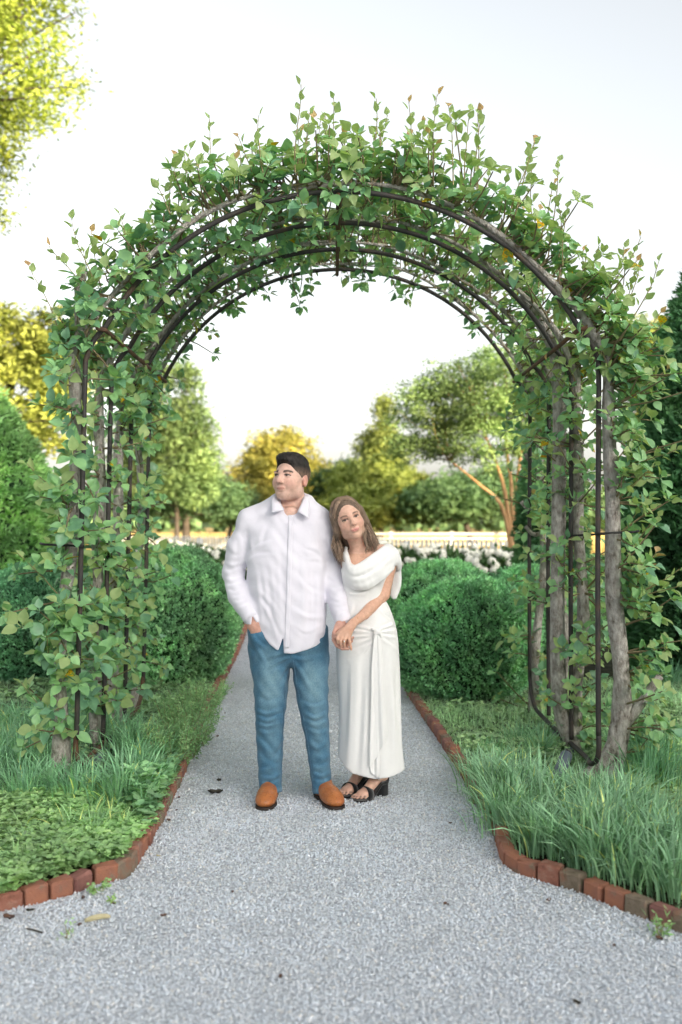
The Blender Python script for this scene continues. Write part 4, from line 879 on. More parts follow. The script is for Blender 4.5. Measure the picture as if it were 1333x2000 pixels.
        for _ in range(smooth):
            A = np.zeros_like(V); k = np.bincount(E[:, 0], minlength=len(V)) + np.bincount(E[:, 1], minlength=len(V))
            for i in range(3): A[:, i] = np.bincount(E[:, 0], V[E[:, 1], i], len(V)) + np.bincount(E[:, 1], V[E[:, 0], i], len(V))
            V = V * .5 + A / np.maximum(k, 1)[:, None] * .5
        return V, Q
def grade(lo, hi, coarse, fine):
    """axis that is fine inside the given (a, b, step) spans"""
    o = [lo]
    while o[-1] < hi:
        st = coarse
        for a, b, f in fine:
            if a - coarse <= o[-1] < b: st = min(st, f)
        o.append(o[-1] + st)
    return np.array(o)
def frame(c, yaw, pitch, roll, s=1.0):
    """head frame: local -y is the face. yaw turns the face to image left, pitch lifts it, roll tips the top to image left"""
    Rm = np.array(Matrix.Rotation(-roll, 3, 'Y')) @ np.array(Matrix.Rotation(-yaw, 3, 'Z')) @ np.array(Matrix.Rotation(-pitch, 3, 'X'))
    return (Rm * 1.0, np.asarray(c, float)), s
def to_local(P, fr): return (P - fr[1]) @ fr[0]
def head(S, fr, s, male):
    e = lambda c, r, k=.01, m='+': S.ell(np.array(c) * s, np.array(r) * s, k * s, m, fr)
    co = lambda p, q, a, b, k=.01, m='+': S.cone(np.array(p) * s, np.array(q) * s, a * s, b * s, k * s, m, fr)
    bu = lambda p, q, A, w_: S.bump(np.array(p) * s, np.array(q) * s, A * s, w_ * s, fr)
    e((0, .018, .034), (.074, .094, .084)); w_ = 1.0 if male else .92
    e((0, -.028, -.022), (.066 * w_, .066, .088), .03)
    e((0, -.060, -.090), ((.034 if male else .024), .026, .023), .028)
    for sx in (-1, 1):
        e((sx * (.050 if male else .043), -.006, -.068), ((.024 if male else .018), .03, .03), .03)
        e((sx * .039, -.058, -.030), (.024, .022, .028), .025)
        e((sx * .033, -.0985, .006), (.019, .013, .0105), .013, '-')
        e((sx * .032, -.0775, .005), (.0155, .0135, .0125), .003)
        co((sx * .017, -.0900, .0215), (sx * .046, -.083, .0215), .007 if male else .0045, .005, .012)
        bu((sx * .020, -.092, .0085), (sx * .045, -.085, .0095), -.0022, .0028)
        bu((sx * .021, -.091, .0015), (sx * .043, -.086, .0025), -.0012, .0025)
        e((sx * .0115, -.1000, -.0315), (.0075, .0085, .0068), .007)
        e((sx * .077, .014, -.008), (.0085, .019, .031), .006); e((sx * .0845, .010, -.004), (.006, .010, .018), .006, '-')
        bu((sx * .018, -.095, -.036), (sx * .031, -.082, -.060), -.0016, .006)
    co((0, -.086, .018), (0, -.110, -.024), .0080, .0110 if male else .0095, .016); co((0, -.112, -.027), (0, -.096, -.036), .007, .004, .006)
    e((0, -.1115, -.0265), (.0112 if male else .0098, .0095, .0085), .008)
    z0 = -.0605
    e((0, -.0875, z0 + .0040), (.0240, .0085, .0052), .008); e((0, -.0868, z0 - .0055), (.0205, .0085, .0062), .008)
    bu((-.026, -.084, z0 + (.001 if male else .0035)), (0, -.090, z0 - .001), -.0016, .0024); bu((.026, -.084, z0 + (.001 if male else .0035)), (0, -.090, z0 - .001), -.0016, .0024)
    bu((-.012, -.088, z0 - .018), (.012, -.088, z0 - .018), -.003, .006)
def head_colour(P, col, fr, s, male):
    """skin marks of the head: lips, brows, lashes and painted brow shade, eyes, blush, stubble"""
    L = to_local(P, fr) / s; x, y, z = L.T; ax = abs(x); front = y < -.055
    def put(mask, c): col[:] = col * (1 - mask[:, None]) + np.array(c) * mask[:, None]
    near = (ax < .11) & (abs(z) < .15) & (abs(y) < .14)
    g = lambda cx, cz, rx, rz: np.exp(-(((ax - cx) / rx) ** 2 + ((z - cz) / rz) ** 2)) * near
    put(.30 * g(.045, -.03, .025, .022) * (y < -.02), (.62, .26, .20)); put(.30 * np.exp(-(((ax - .0) / .012) ** 2 + ((z + .03) / .012) ** 2)) * (y < -.09) * near, (.62, .28, .22))
    ear = near * (ax > .073) * (y > -.012) * (abs(z + .008) < .04); put(.5 * ear, (.62, .25, .19))
    if male:
        put(.16 * near * np.clip((-.038 - z) / .02, 0, 1) * np.clip((-y + .03) / .04, 0, 1), (.30, .20, .16))
    sm_ = z - (1.0 if male else 5.0) * x ** 2; lip = np.clip(1.35 - ((x / .0245) ** 2 + ((sm_ + .0612) / (.0078 if male else .0092)) ** 2) * 1.1, 0, 1) * front * near
    put(np.clip(lip * 1.6, 0, 1) * (.6 if male else .75), (.50, .22, .18) if male else (.60, .22, .21))
    put(np.clip(1.4 - (x / .024) ** 2 - ((sm_ + .0615) / .0015) ** 2, 0, 1) * front * near * .7, (.20, .07, .06))
    t = (ax - .016) / .034; bz = .0235 + .006 * np.sin(np.clip(t, 0, 1) * 2.4) - .004 * np.clip(t, 0, 1); bw = (.0062 if male else .0042) * np.clip(1.15 - .6 * t, .2, 1)
    put(np.clip(1.5 - np.abs(z - bz) / bw, 0, 1) * (t > -.03) * (t < 1.02) * front * near * (1.0 if male else .85), (.04, .028, .022) if male else (.10, .06, .04))
    eye = np.clip(1.6 - 1.2 * (((ax - .032) / .0125) ** 2 + ((z - .0052) / .0042) ** 2), 0, 1) * front * near; put(np.clip(eye * 2, 0, 1) * .7, (.42, .36, .33))
    iris = np.clip(1.8 - 1.3 * (((x - np.where(x > 0, .032, -.032) + .002) / .0058) ** 2 + ((z - .0052) / .0050) ** 2), 0, 1) * front * near; put(np.clip(iris * 2, 0, 1), (.045, .04, .04))
    t2 = (ax - .032) / .0155; lash_shade = np.clip(1.5 - np.abs(z - (.0103 - .0045 * t2 ** 2)) / (.0026 if male else .0034), 0, 1) * (abs(t2) < 1.05) * front * near; put(np.clip(lash_shade, 0, 1), (.022, .016, .014))  # upper lashes, thickened with painted shade under the brow
    if not male:
        put(.45 * np.clip(1.5 - np.abs(z - .016) / .006, 0, 1) * (abs(t2) < 1.2) * front * near, (.32, .17, .12))
    put(.5 * np.clip(1.5 - np.abs(z + .0355) / .002, 0, 1) * (abs(ax - .008) < .004) * (y < -.09) * near, (.18, .07, .05))
    return col
def mat_skin(name, ss=.12):
    m, t, o = nodes(name); at = N(t, 'Attribute', attribute_name='Col'); p = pos(t)
    v = ramp(t, noise(t, 60, 4, .6, p).outputs[0], [(.35, (.90, .88, .88)), (.65, (1.07, 1.07, 1.06))]); c = mixc(t, 1.0, at.outputs['Color'], v, 'MULTIPLY')
    s = N(t, 'BsdfPrincipled', Roughness=.48); s.inputs['Specular IOR Level'].default_value = .35; t.links.new(c, s.inputs['Base Color'])
    s.inputs['Subsurface Weight'].default_value = ss; s.inputs['Subsurface Radius'].default_value = (.012, .005, .003); s.inputs['Subsurface Scale'].default_value = 1.0
    b = N(t, 'Bump', Strength=.12, Distance=.002); t.links.new(noise(t, 500, 3, .6, p).outputs[0], b.inputs['Height']); t.links.new(b.outputs[0], s.inputs['Normal'])
    t.links.new(s.outputs[0], o.inputs[0]); return m
def mat_cloth(name, c0, c1, weave=900.0, rough=.85, bump=.15, sheen=.2, attr=False, scale=6, trans=0.0):
    m, t, o = nodes(name); p = pos(t); c = ramp(t, noise(t, scale, 5, .6, p).outputs[0], [(.3, c0), (.7, c1)])
    if attr: at = N(t, 'Attribute', attribute_name='Col'); c = mixc(t, 1.0, c, at.outputs['Color'], 'MULTIPLY')
    s = N(t, 'BsdfPrincipled', Roughness=rough); s.inputs['Specular IOR Level'].default_value = .15; s.inputs['Sheen Weight'].default_value = sheen; t.links.new(c, s.inputs['Base Color'])
    b = N(t, 'Bump', Strength=bump, Distance=.002); t.links.new(noise(t, weave, 2, .5, p).outputs[0], b.inputs['Height']); 
    b2 = N(t, 'Bump', Strength=.25, Distance=.006); t.links.new(noise(t, 34, 3, .55, p).outputs[0], b2.inputs['Height']); t.links.new(b.outputs[0], b2.inputs['Normal']); t.links.new(b2.outputs[0], s.inputs['Normal'])
    t.links.new(s.outputs[0], o.inputs[0]); return m

def vnormals(V, Q):
    n = np.zeros_like(V); fn_ = np.cross(V[Q[:, 2]] - V[Q[:, 0]], V[Q[:, 3]] - V[Q[:, 1]])
    for c in range(4):
        for i in range(3): n[:, i] += np.bincount(Q[:, c], fn_[:, i], len(V))
    return norm(n)
def folds(V, Q, lst, y0, scale=1.0):
    """press soft creases into the front of a garment; each crease: list of picture points, depth, half width in the same units"""
    nn = vnormals(V, Q); px = V[:, 0] * FPX / V[:, 1] + CX; py = HY - (V[:, 2] - CH) * FPX / V[:, 1]; disp = np.zeros(len(V))
    face = np.clip(-nn[:, 1] * 1.6 + .25, 0, 1) * (V[:, 1] < y0)
    for pts, A, w_ in lst:
        P = spline([(a, b, 0) for a, b in pts], 14)[:, :2]; best = np.full(len(V), 1e9); sg = np.zeros(len(V)); tt = np.zeros(len(V))
        lo = P.min(0) - 4 * w_; hi = P.max(0) + 4 * w_; m = np.where((px > lo[0]) & (px < hi[0]) & (py > lo[1]) & (py < hi[1]))[0]
        if not len(m): continue
        x, y = px[m], py[m]; b_ = np.full(len(m), 1e9); s_ = np.zeros(len(m)); t_ = np.zeros(len(m))
        for i in range(13):
            d = P[i + 1] - P[i]; L = d @ d + 1e-9; t = np.clip(((x - P[i, 0]) * d[0] + (y - P[i, 1]) * d[1]) / L, 0, 1); dx, dy = x - P[i, 0] - t * d[0], y - P[i, 1] - t * d[1]
            q = np.hypot(dx, dy); c = q < b_; b_ = np.where(c, q, b_); s_ = np.where(c, np.sign(dx * d[1] - dy * d[0]), s_); t_ = np.where(c, (i + t) / 13, t_)
        u = b_ * s_ / w_; env = np.sin(np.pi * np.clip(t_, .03, .97)) ** .7
        disp[m] += A * scale * env * (np.exp(-u ** 2) - .75 * np.exp(-(u - 1.5) ** 2 * 1.3))
    return V + nn * (disp * face)[:, None]
# ------------------------------------------------------------------ the man
from mathutils.bvhtree import BVHTree
D0 = 5.42
M = lambda px, py, d=0.0: W(px, py, D0 + d)
X_ = lambda px: (px - CX) * D0 / FPX
Z_ = lambda py: CH - (py - HY) * D0 / FPX
M_skin = mat_skin('skin'); SK_M = np.array((.69, .455, .365)); SK_W = np.array((.68, .43, .325))
M_shirt = mat_cloth('white_shirt_cotton', (.69, .68, .75), (.74, .73, .80), 1200, .8, .10)
M_dress = mat_cloth('ivory_dress_crepe', (.76, .765, .755), (.81, .815, .805), 1500, .75, .10, .3)
M_denim = mat_cloth('blue_denim', (.70, .74, .80), (1.15, 1.12, 1.06), 1600, .9, .45, .15, True, 150)
def loft_px(rows, d=0.0): # rows: (py, left px, right px, half depth, depth offset)
    r = np.array(rows, float); return Z_(r[:, 0]), (X_(r[:, 1]) + X_(r[:, 2])) / 2, D0 + d + r[:, 4], (X_(r[:, 2]) - X_(r[:, 1])) / 2, r[:, 3]
def bvh_of(V, Q): return BVHTree.FromPolygons([tuple(v) for v in V.tolist()], Q.tolist())
def drape(bvh, px, py, off=.003, d0=4.6):
    """point of a surface under a pixel of the front view, lifted off by off"""
    o = np.array((0, 0, CH)); dr = norm(W(px, py, 5.0) - o); h = bvh.ray_cast(Vector(o + dr * d0), Vector(dr), 3.0)
    p = np.array(h[0]) if h[0] is not None else W(px, py, D0); return p - dr * off
def sheet(name, rows, mat, parent, th=.003, smooth=True, col=None):
    """thick sheet from a grid of points"""
    P = np.array(rows); a, b = P.shape[:2]; du = np.gradient(P, axis=0); dv = np.gradient(P, axis=1); nn = norm(np.cross(du, dv)); sg = np.sign((nn[..., 1]).mean()) or 1; nn = nn * -sg
    f = P + nn * th; i = np.arange(a - 1)[:, None] * b + np.arange(b - 1)[None]; q = np.stack([i, i + b, i + b + 1, i + 1], -1).reshape(-1, 4); n = a * b
    bd = np.concatenate([np.arange(b), np.arange(1, a) * b + b - 1, (a - 1) * b + np.arange(b - 2, -1, -1), np.arange(a - 2, 0, -1) * b]); bn = np.roll(bd, -1)
    F = np.concatenate([q, q[:, ::-1] + n, np.stack([bd, bn, bn + n, bd + n], -1)])
    return mk(name, np.concatenate([f.reshape(-1, 3), P.reshape(-1, 3)]), F, mat, parent, smooth, col)
man = thing('person', 'tall man in a white dress shirt, blue jeans and tan boots, one hand in pocket', 'person', (M(572, 1565)[0], D0, 0))
fine = .0037
HM, sm = frame(M(569, 935, -.02), R(30), R(5), R(-2), 1.08)
S = SDF(grade(-.70, .09, .013, [(-.385, -.160, fine), (-.056, .072, fine)]), grade(5.14, 5.62, .013, [(5.17, 5.34, fine), (5.28, 5.56, fine)]), grade(-.02, 1.90, .013, [(.78, .99, fine), (1.58, 1.90, fine)]))
S.loft(*loft_px([(1000, 530, 608, .07, .03), (1020, 500, 630, .09, .02), (1080, 500, 626, .10, 0), (1150, 503, 622, .10, 0), (1220, 505, 626, .10, .01), (1290, 500, 632, .09, .02)]), k=.03)
S.chain([M(570, 952, .035), M(571, 1004, .05)], [.066, .073], .03); S.chain([M(545, 998, .03), M(482, 1020, .02)], [.05, .05], .04); S.chain([M(598, 998, .03), M(636, 1030, .02)], [.05, .05], .04)
S.ell(M(569, 1004, -.045), (.05, .035, .04), .03)
S.chain([M(487, 1020, .02), M(456, 1122, .03), M(491, 1205, -.10)], [.048, .04, .027], .02)
S.chain([M(491, 1203, -.10), M(497, 1222, -.105), M(506, 1245, -.09)], [.028, .034, .030], .015)      # hand going into the pocket
for j in range(4): S.chain([M(488 + j * 5.2, 1217, -.128), M(494 + j * 5, 1238, -.115), M(498 + j * 5, 1258, -.09)], [.010, .0095, .008], .006)
S.chain([M(486, 1212, -.11), M(487, 1226, -.115)], [.011, .009], .01)
S.chain([M(634, 1030, .02), M(655, 1125, .03), M(668, 1214, -.12)], [.046, .038, .029], .02)
for a, b in ((526, 524), (606, 628)): S.chain([M(a, 1290, 0), M((a + b) / 2, 1410, .0), M(b, 1535, .03), M(b, 1560, .03)], [.075, .055, .042, .04], .03)
# left hand under hers: palm, thumb, four curled fingers
hd = lambda px, py, d=-.165: M(px, py, d)
S.chain([hd(669, 1212, -.13), hd(665, 1226, -.155), hd(659, 1243, -.165)], [.028, .033, .030], .012)
S.chain([hd(672, 1228, -.15), hd(674, 1246, -.16)], [.03, .026], .012)
S.chain([hd(654, 1240, -.175), hd(652.5, 1250, -.195), hd(659, 1261, -.215), hd(669, 1266.5, -.225), hd(681, 1267, -.222)], [.0115, .0115, .0108, .0102, .0085], .006)
S.chain([hd(659, 1248, -.17), hd(664, 1260, -.19), hd(675, 1263, -.20), hd(684, 1258, -.205)], [.011, .0105, .010, .008], .006)
S.chain([hd(668, 1250, -.165), hd(676, 1258, -.185), hd(687, 1252, -.205), hd(686, 1246, -.215)], [.0105, .010, .009, .0078], .006)
S.chain([hd(674, 1246, -.16), hd(684, 1252, -.18), hd(690, 1245, -.19)], [.010, .009, .0075], .006)
S.chain([hd(658, 1226, -.175), hd(653, 1236, -.20), hd(657, 1244, -.222)], [.0135, .0115, .009], .008)
head(S, HM, sm, True)
V, Q = S.mesh(1)
col = np.tile(SK_M, (len(V), 1)); hand = (V[:, 2] < 1.0); col[hand] = (.60, .345, .27); head_colour(V, col, HM, sm, True)
mk('body', V, Q, M_skin, man, True, col)
# hair: short faded sides, longer swept top
M_hairm = surf_mat('dark_brown_hair', [(.3, (.009, .0075, .007)), (.7, (.030, .024, .020))], 120, .55, .3, .8, 260, (1, 1, .35), attr=True, bdist=.004)
S = SDF(np.arange(-.40, -.14, .0037), np.arange(5.24, 5.58, .0037), np.arange(1.58, 1.93, .0037))
e = lambda c, r, k=.01, m='+': S.ell(np.array(c) * sm, np.array(r) * sm, k * sm, m, HM)
e((0, .018, .036), (.0815, .0990, .0880)); e((0, -.002, .082), (.066, .090, .047), .02); e((-.010, -.052, .098), (.050, .030, .023), .025)
cut = lambda c, r, k=.004: e(c, r, k, '-')
cut((0, -.116, .004), (.110, .072, .082), .005); cut((0, -.10, -.06), (.13, .088, .088), .006); cut((0, -.02, -.14), (.2, .2, .078), .01)
cut((.079, .012, -.012), (.02, .024, .030), .004); cut((-.079, .012, -.012), (.02, .024, .030), .004)
def comb(x, y, z): return .0013 * np.sin(x * 260 + y * 90 + 3 * np.sin(z * 60)) + .0012 * np.sin(x * 480 - y * 120 + z * 200)
S.op(lambda x, y, z: comb(x, y, z) * np.clip((z - .055) / .03, 0, 1), (0, 0, 0), .2, 0, 'b', HM)
V, Q = S.mesh(1); L = to_local(V, HM) / sm
fade = np.clip((L[:, 2] - .022) / .04, 0, 1)[:, None]; mk('hair', V, Q, M_hairm, man, True, col=np.array((8.5, 7.0, 6.0)) * (1 - fade) ** 1.2 + np.array((1, 1, 1.05)) * fade)
mb = MB(); r = np.random.default_rng(66)
for k in range(420):
    x0 = r.uniform(-.062, .060); y0 = r.uniform(-.085, .05); f = lambda x, y, q: (lambda d: np.array((0, .012, .045)) + d / math.sqrt((d[0] / .078) ** 2 + (d[1] / .098) ** 2 + (d[2] / .085) ** 2) * q)(np.array((x, y, .10 - 6 * x * x)))
    pts = [f(x0, y0, 1.0), f(x0 + .010, y0 + .016, 1.03 + .03 * r.random() + .05 * max(0, -y0 - .03) / .05), f(x0 + .020, y0 + .036, 1.02 + .03 * r.random()), f(x0 + .026, y0 + .052, 1.005)]
    Q_ = spline([HM[0] @ (p * sm) + HM[1] for p in pts], 7); add_tube(mb, Q_, np.r_[.9, 1.2, 1.2, 1.1, .9, .6, .2] * .0017, 4, False, col=np.array((1, 1, 1.02)) * r.uniform(.5, 2.6))
mb.build('strands', M_hairm, bpy.data.objects['hair'], True)
# shirt
S = SDF(np.arange(-.72, .12, .0058), np.arange(5.18, 5.64, .0058), np.arange(.76, 1.70, .0058))
S.loft(*loft_px([(978, 543, 597, .075, .04), (992, 510, 626, .088, .03), (1012, 494, 640, .105, .02), (1045, 482, 642, .122, .01), (1080, 483, 638, .135, .0), (1130, 486, 635, .142, -.01), (1180, 490, 637, .150, -.015), (1230, 494, 639, .152, -.01), (1290, 493, 641, .15, .0)]), k=.02, n=2.35)
S.chain([M(536, 984, .035), M(487, 1013, .025)], [.042, .058], .05); S.chain([M(602, 984, .035), M(632, 1025, .02)], [.042, .058], .05)
S.chain([M(488, 1021, .02), M(465, 1070, .02), M(455, 1120, .03), M(464, 1165, -.035), M(484, 1196, -.09)], [.063, .061, .057, .052, .047], .035, kj=.02)
S.chain([M(483, 1191, -.085), M(492, 1208, -.105)], [.045, .043], .004)
S.chain([M(630, 1035, .02), M(641, 1072, .03), M(650, 1120, .03), M(659, 1165, -.04), M(666, 1198, -.10)], [.060, .059, .056, .051, .046], .035, kj=.02)
S.chain([M(667, 1200, -.105), M(671, 1217, -.125)], [.043, .041], .004)
S.chain([M(538, 978, -.02), M(538, 970, .06), M(552, 964, .115), M(570, 962, .125), M(588, 964, .115), M(599, 970, .06), M(597, 980, -.02)], .013, .02)
r = np.random.default_rng(77)
bp = lambda p, q, A, w_: S.bump(M(*p), M(*q), A * 1.9, w_)
def drape_noise(x, y, z): return .0022 * np.sin(x * 34 + 4 * np.sin(z * 9) + y * 14) + .0018 * np.sin(x * 61 - z * 13 + 2 * np.sin(y * 25)) + .0012 * np.sin(z * 75 + x * 50 + 3 * np.sin(x * 20))
S.op(drape_noise, (-.3, 5.4, 1.2), 1.0, 0, 'b')
S.ell(M(569, 976, -.03), (.056, .14, .078), .004, '-')
hx = X_(np.array([470, 495, 503, 515, 530, 546, 548, 556, 557.5, 575, 600, 620, 638, 652])); hz = Z_(np.array([1182, 1194, 1207, 1232, 1252, 1264, 1262, 1240, 1269, 1270, 1264, 1256, 1242, 1230]))
xs, ys_, zs_ = np.meshgrid(*S.ax, indexing='ij', sparse=True); fr = np.interp(xs, hx, hz); bk = np.interp(xs, X_(np.array([480, 503, 530, 570, 605, 638, 650])), Z_(np.array([1190, 1207, 1251, 1272, 1262, 1242, 1230])))
hem = np.where(ys_ < D0 - .02, fr, bk); inner = (xs > X_(505)) & (xs < X_(640)); arm = (ys_ > 0) & ((xs > X_(647)) | ((xs < X_(497)) & (zs_ > Z_(1215))))
cutf = np.where(arm, -1, (hem - zs_) * .8); S.F = np.maximum(S.F, cutf.astype(np.float32))
V, Q = S.mesh(2)
FS = [([(489, 1082), (505, 1068), (528, 1058)], .007, 4), ([(488, 1094), (506, 1086), (532, 1084)], .006, 4), ([(634, 1088), (620, 1074), (598, 1066)], .007, 4), ([(636, 1100), (620, 1092), (600, 1092)], .005, 4),
      ([(500, 1110), (506, 1160), (512, 1225)], .006, 5), ([(520, 1100), (527, 1160), (530, 1235)], -.006, 6), ([(541, 1075), (545, 1150), (548, 1230)], .005, 6), ([(590, 1090), (594, 1160), (596, 1250)], .006, 6), ([(612, 1120), (614, 1180), (610, 1250)], -.006, 5), ([(626, 1130), (627, 1180), (630, 1232)], .006, 4),
      ([(503, 1165), (522, 1195), (540, 1240)], .006, 4), ([(500, 1150), (530, 1180), (552, 1215)], .005, 5), ([(575, 1120), (600, 1150), (632, 1165)], .005, 5), ([(574, 1190), (600, 1205), (634, 1205)], .005, 5), ([(573, 1225), (600, 1240), (632, 1225)], -.004, 4), ([(520, 1020), (508, 1045), (505, 1075)], .005, 5), ([(612, 1025), (620, 1050), (622, 1078)], .005, 5),
      ([(483, 1030), (484, 1060), (488, 1085)], -.008, 4), ([(641, 1040), (636, 1068), (634, 1095)], -.008, 4),
      ([(440, 1078), (458, 1090), (480, 1084)], .006, 4), ([(437, 1098), (455, 1104), (482, 1096)], .007, 4), ([(434, 1116), (452, 1118), (478, 1106)], .008, 4), ([(434, 1128), (455, 1134), (480, 1124)], .008, 3.5), ([(436, 1142), (452, 1146), (474, 1140)], .008, 3.5), ([(440, 1153), (458, 1160), (480, 1150)], .008, 3.5), ([(445, 1166), (462, 1168), (484, 1160)], .007, 3.5), ([(452, 1176), (468, 1178), (488, 1170)], .007, 3), ([(462, 1186), (476, 1186), (492, 1178)], .006, 3), ([(455, 1040), (463, 1062), (460, 1090)], -.006, 5), ([(470, 1050), (472, 1075), (468, 1100)], .005, 4),
      ([(633, 1075), (646, 1084), (664, 1078)], .006, 4), ([(634, 1100), (650, 1106), (668, 1096)], .006, 4), ([(636, 1122), (652, 1126), (672, 1116)], .008, 3.5), ([(638, 1138), (655, 1142), (674, 1134)], .008, 3.5), ([(642, 1152), (658, 1156), (676, 1150)], .008, 3.5), ([(644, 1164), (660, 1172), (680, 1166)], .008, 3.5), ([(648, 1178), (664, 1182), (682, 1176)], .008, 3), ([(650, 1190), (666, 1192), (684, 1186)], .007, 3), ([(648, 1045), (650, 1075), (654, 1100)], .006, 4)]
FS = [(p, A * (.55 if (max(q[0] for q in p) < 493 or min(q[0] for q in p) > 631) else 1), w_ * (1.25 if w_ < 3.6 else 1)) for p, A, w_ in FS]
V = folds(V, Q, FS, D0 + .05, .72)
shirt = mk('shirt', V, Q, M_shirt, man, True); bs = bvh_of(V, Q)
# collar wings, placket, buttons, cuff bands
def wing(q4, n=7):
    a, b, c, d = [np.array(x, float) for x in q4]; rows = []
    for u in np.linspace(0, 1, n):
        rows.append([(a * (1 - v) + b * v) * (1 - u) + (d * (1 - v) + c * v) * u + np.array((0, -.010 * math.sin(math.pi * u) * (1 - .3 * v) , .0)) for v in np.linspace(0, 1, n)])
    return rows
def mp(px, py, d): return M(px, py, d)
for q in ([mp(538, 966, -.01), mp(555.5, 996, -.108), mp(531, 1002, -.122), mp(531.5, 975, -.048)], [mp(597, 967, -.01), mp(582, 999, -.110), mp(604, 1014, -.122), mp(604, 983, -.048)]):
    sheet('collar', wing(q), M_shirt, man, .004)
rows = [[drape(bs, 568.5 - .030 * (y - 1004) + k, y, .0016) for k in (-4.6, -2.3, 0, 2.3, 4.6)] for y in np.linspace(1006, 1266, 60)]
pl = sheet('placket', rows, M_shirt, man, .0014)
M_btn = surf_mat('shirt_button', [(.3, (.62, .60, .62)), (.7, (.74, .72, .74))], 30, .35, .5)
mb = MB(); add_tube(mb, [(0, -.0012, 0), (0, -.0002, 0), (0, .0012, 0)], [.0045, .0056, .0056], 12)
for k, y in enumerate((1010, 1050, 1090, 1130, 1170, 1210, 1246)):
    p = drape(bs, 568.5 - .030 * (y - 1004), y, .0062); o = mb.build('button', M_btn, man, True) if k == 0 else link(bpy.data.objects.new('button', me0), man)
    me0 = o.data if k == 0 else me0; o.location = p - np.array(man.location)
for c0, c1, r0 in ((M(482, 1189, -.085), M(493, 1209, -.106), .0465), (M(667, 1199, -.106), M(671.3, 1218, -.127), .0445)):
    t = np.linspace(0, 1, 4)[:, None]; mb = MB(); add_tube(mb, np.concatenate([c0 + (c1 - c0) * t, c1 - (c1 - c0) * .1 * np.ones((1, 3))]), [r0 * .99, r0 * 1.02, r0 * 1.02, r0, r0 * .86], 28, False); mb.build('cuff', M_shirt, man, True)
# jeans
S = SDF(np.arange(-.58, .02, .0058), np.arange(5.20, 5.62, .0058), np.arange(.01, 1.08, .0058))
S.loft(*loft_px([(1180, 497, 632, .125, 0), (1215, 488, 636, .13, 0), (1250, 486, 640, .135, 0), (1282, 488, 641, .13, .01), (1300, 492, 640, .10, .02)]), k=.02, n=2.3)
S.loft(*loft_px([(1225, 487, 566, .118, 0), (1290, 490, 567, .118, .0), (1340, 496, 564, .105, -.005), (1400, 499, 557, .088, -.01), (1440, 501, 554, .082, 0), (1490, 504, 552, .082, .01), (1530, 506, 551, .086, .0), (1552, 507, 551, .09, -.015)]), k=.018, n=2.3)
S.loft(*loft_px([(1225, 572, 640, .118, 0), (1290, 571, 641, .118, .0), (1340, 576, 642, .105, -.005), (1400, 588, 642, .088, -.01), (1440, 596, 644, .082, 0), (1490, 603, 646, .082, .01), (1530, 609, 649, .086, .0), (1552, 611, 651, .09, -.015)]), k=.018, n=2.3)
r = np.random.default_rng(78); S.ell(M(501, 1244, -.085), (.036, .050, .055), .03)
S.op(lambda x, y, z: .0016 * np.sin(z * 70 + 4 * np.sin(x * 25) + y * 30) + .0014 * np.sin(x * 90 + z * 40 + 2 * np.sin(z * 21)), (-.28, 5.42, .5), 1.0, 0, 'b')
hz = np.interp(X_(np.array([500, 529, 551, 600, 620, 651])), X_(np.array([500, 560, 600, 651])), [0, 0, 0, 0]); xs, ys_, zs_ = np.meshgrid(*S.ax, indexing='ij', sparse=True)
hemz = np.where(xs < X_(580), Z_(1546) + (xs - X_(529)) * .05, Z_(1546) + (xs - X_(630)) * .12) - np.clip(ys_ - 5.34, 0, .3) * .22 + .012
S.F = np.maximum(S.F, ((hemz - zs_) * .9).astype(np.float32))
V, Q = S.mesh(2)
FJ = [([(568, 1282), (550, 1290), (526, 1304)], .007, 4), ([(570, 1284), (592, 1288), (622, 1282)], .007, 4), ([(566, 1292), (552, 1312), (538, 1342)], .006, 4), ([(573, 1294), (588, 1312), (604, 1344)], .006, 4), ([(570, 1274), (596, 1270), (630, 1262)], .006, 4), ([(566, 1276), (545, 1278), (515, 1288)], .005, 4), ([(566, 1304), (556, 1330), (548, 1370)], .005, 5),
      ([(498, 1386), (520, 1394), (552, 1386)], .008, 4), ([(499, 1398), (522, 1408), (550, 1398)], .009, 4), ([(500, 1412), (522, 1418), (548, 1412)], .007, 4), ([(502, 1424), (520, 1432), (540, 1428)], .006, 4), ([(505, 1368), (525, 1376), (552, 1366)], .005, 5), ([(500, 1440), (516, 1456), (540, 1482)], .006, 5), ([(554, 1440), (540, 1460), (520, 1490)], .006, 5), ([(503, 1470), (520, 1490), (546, 1500)], .005, 5),
      ([(590, 1372), (612, 1380), (640, 1372)], .007, 4), ([(594, 1392), (616, 1402), (642, 1390)], .009, 4), ([(598, 1408), (618, 1416), (643, 1406)], .007, 4), ([(600, 1424), (622, 1432), (645, 1424)], .007, 4), ([(604, 1450), (622, 1460), (646, 1444)], .006, 5), ([(606, 1470), (628, 1482), (648, 1474)], .005, 5),
      ([(505, 1506), (526, 1502), (548, 1494)], .006, 4), ([(507, 1518), (530, 1520), (550, 1510)], .007, 3.5), ([(508, 1528), (528, 1532), (550, 1524)], .007, 3), ([(606, 1496), (626, 1500), (646, 1490)], .006, 4), ([(609, 1510), (630, 1516), (649, 1506)], .007, 3.5), ([(610, 1524), (630, 1528), (650, 1518)], .007, 3), ([(492, 1240), (504, 1256), (522, 1268)], .005, 4), ([(494, 1258), (508, 1276), (520, 1300)], .005, 4)]
V = folds(V, Q, FJ, D0, .85)
px_ = V[:, 0] * FPX / V[:, 1] + CX; py_ = HY - (V[:, 2] - CH) * FPX / V[:, 1]; fr = V[:, 1] < D0
g = lambda cx, cy, rx, ry: np.exp(-((px_ - cx) / rx) ** 2 - ((py_ - cy) / ry) ** 2) * fr
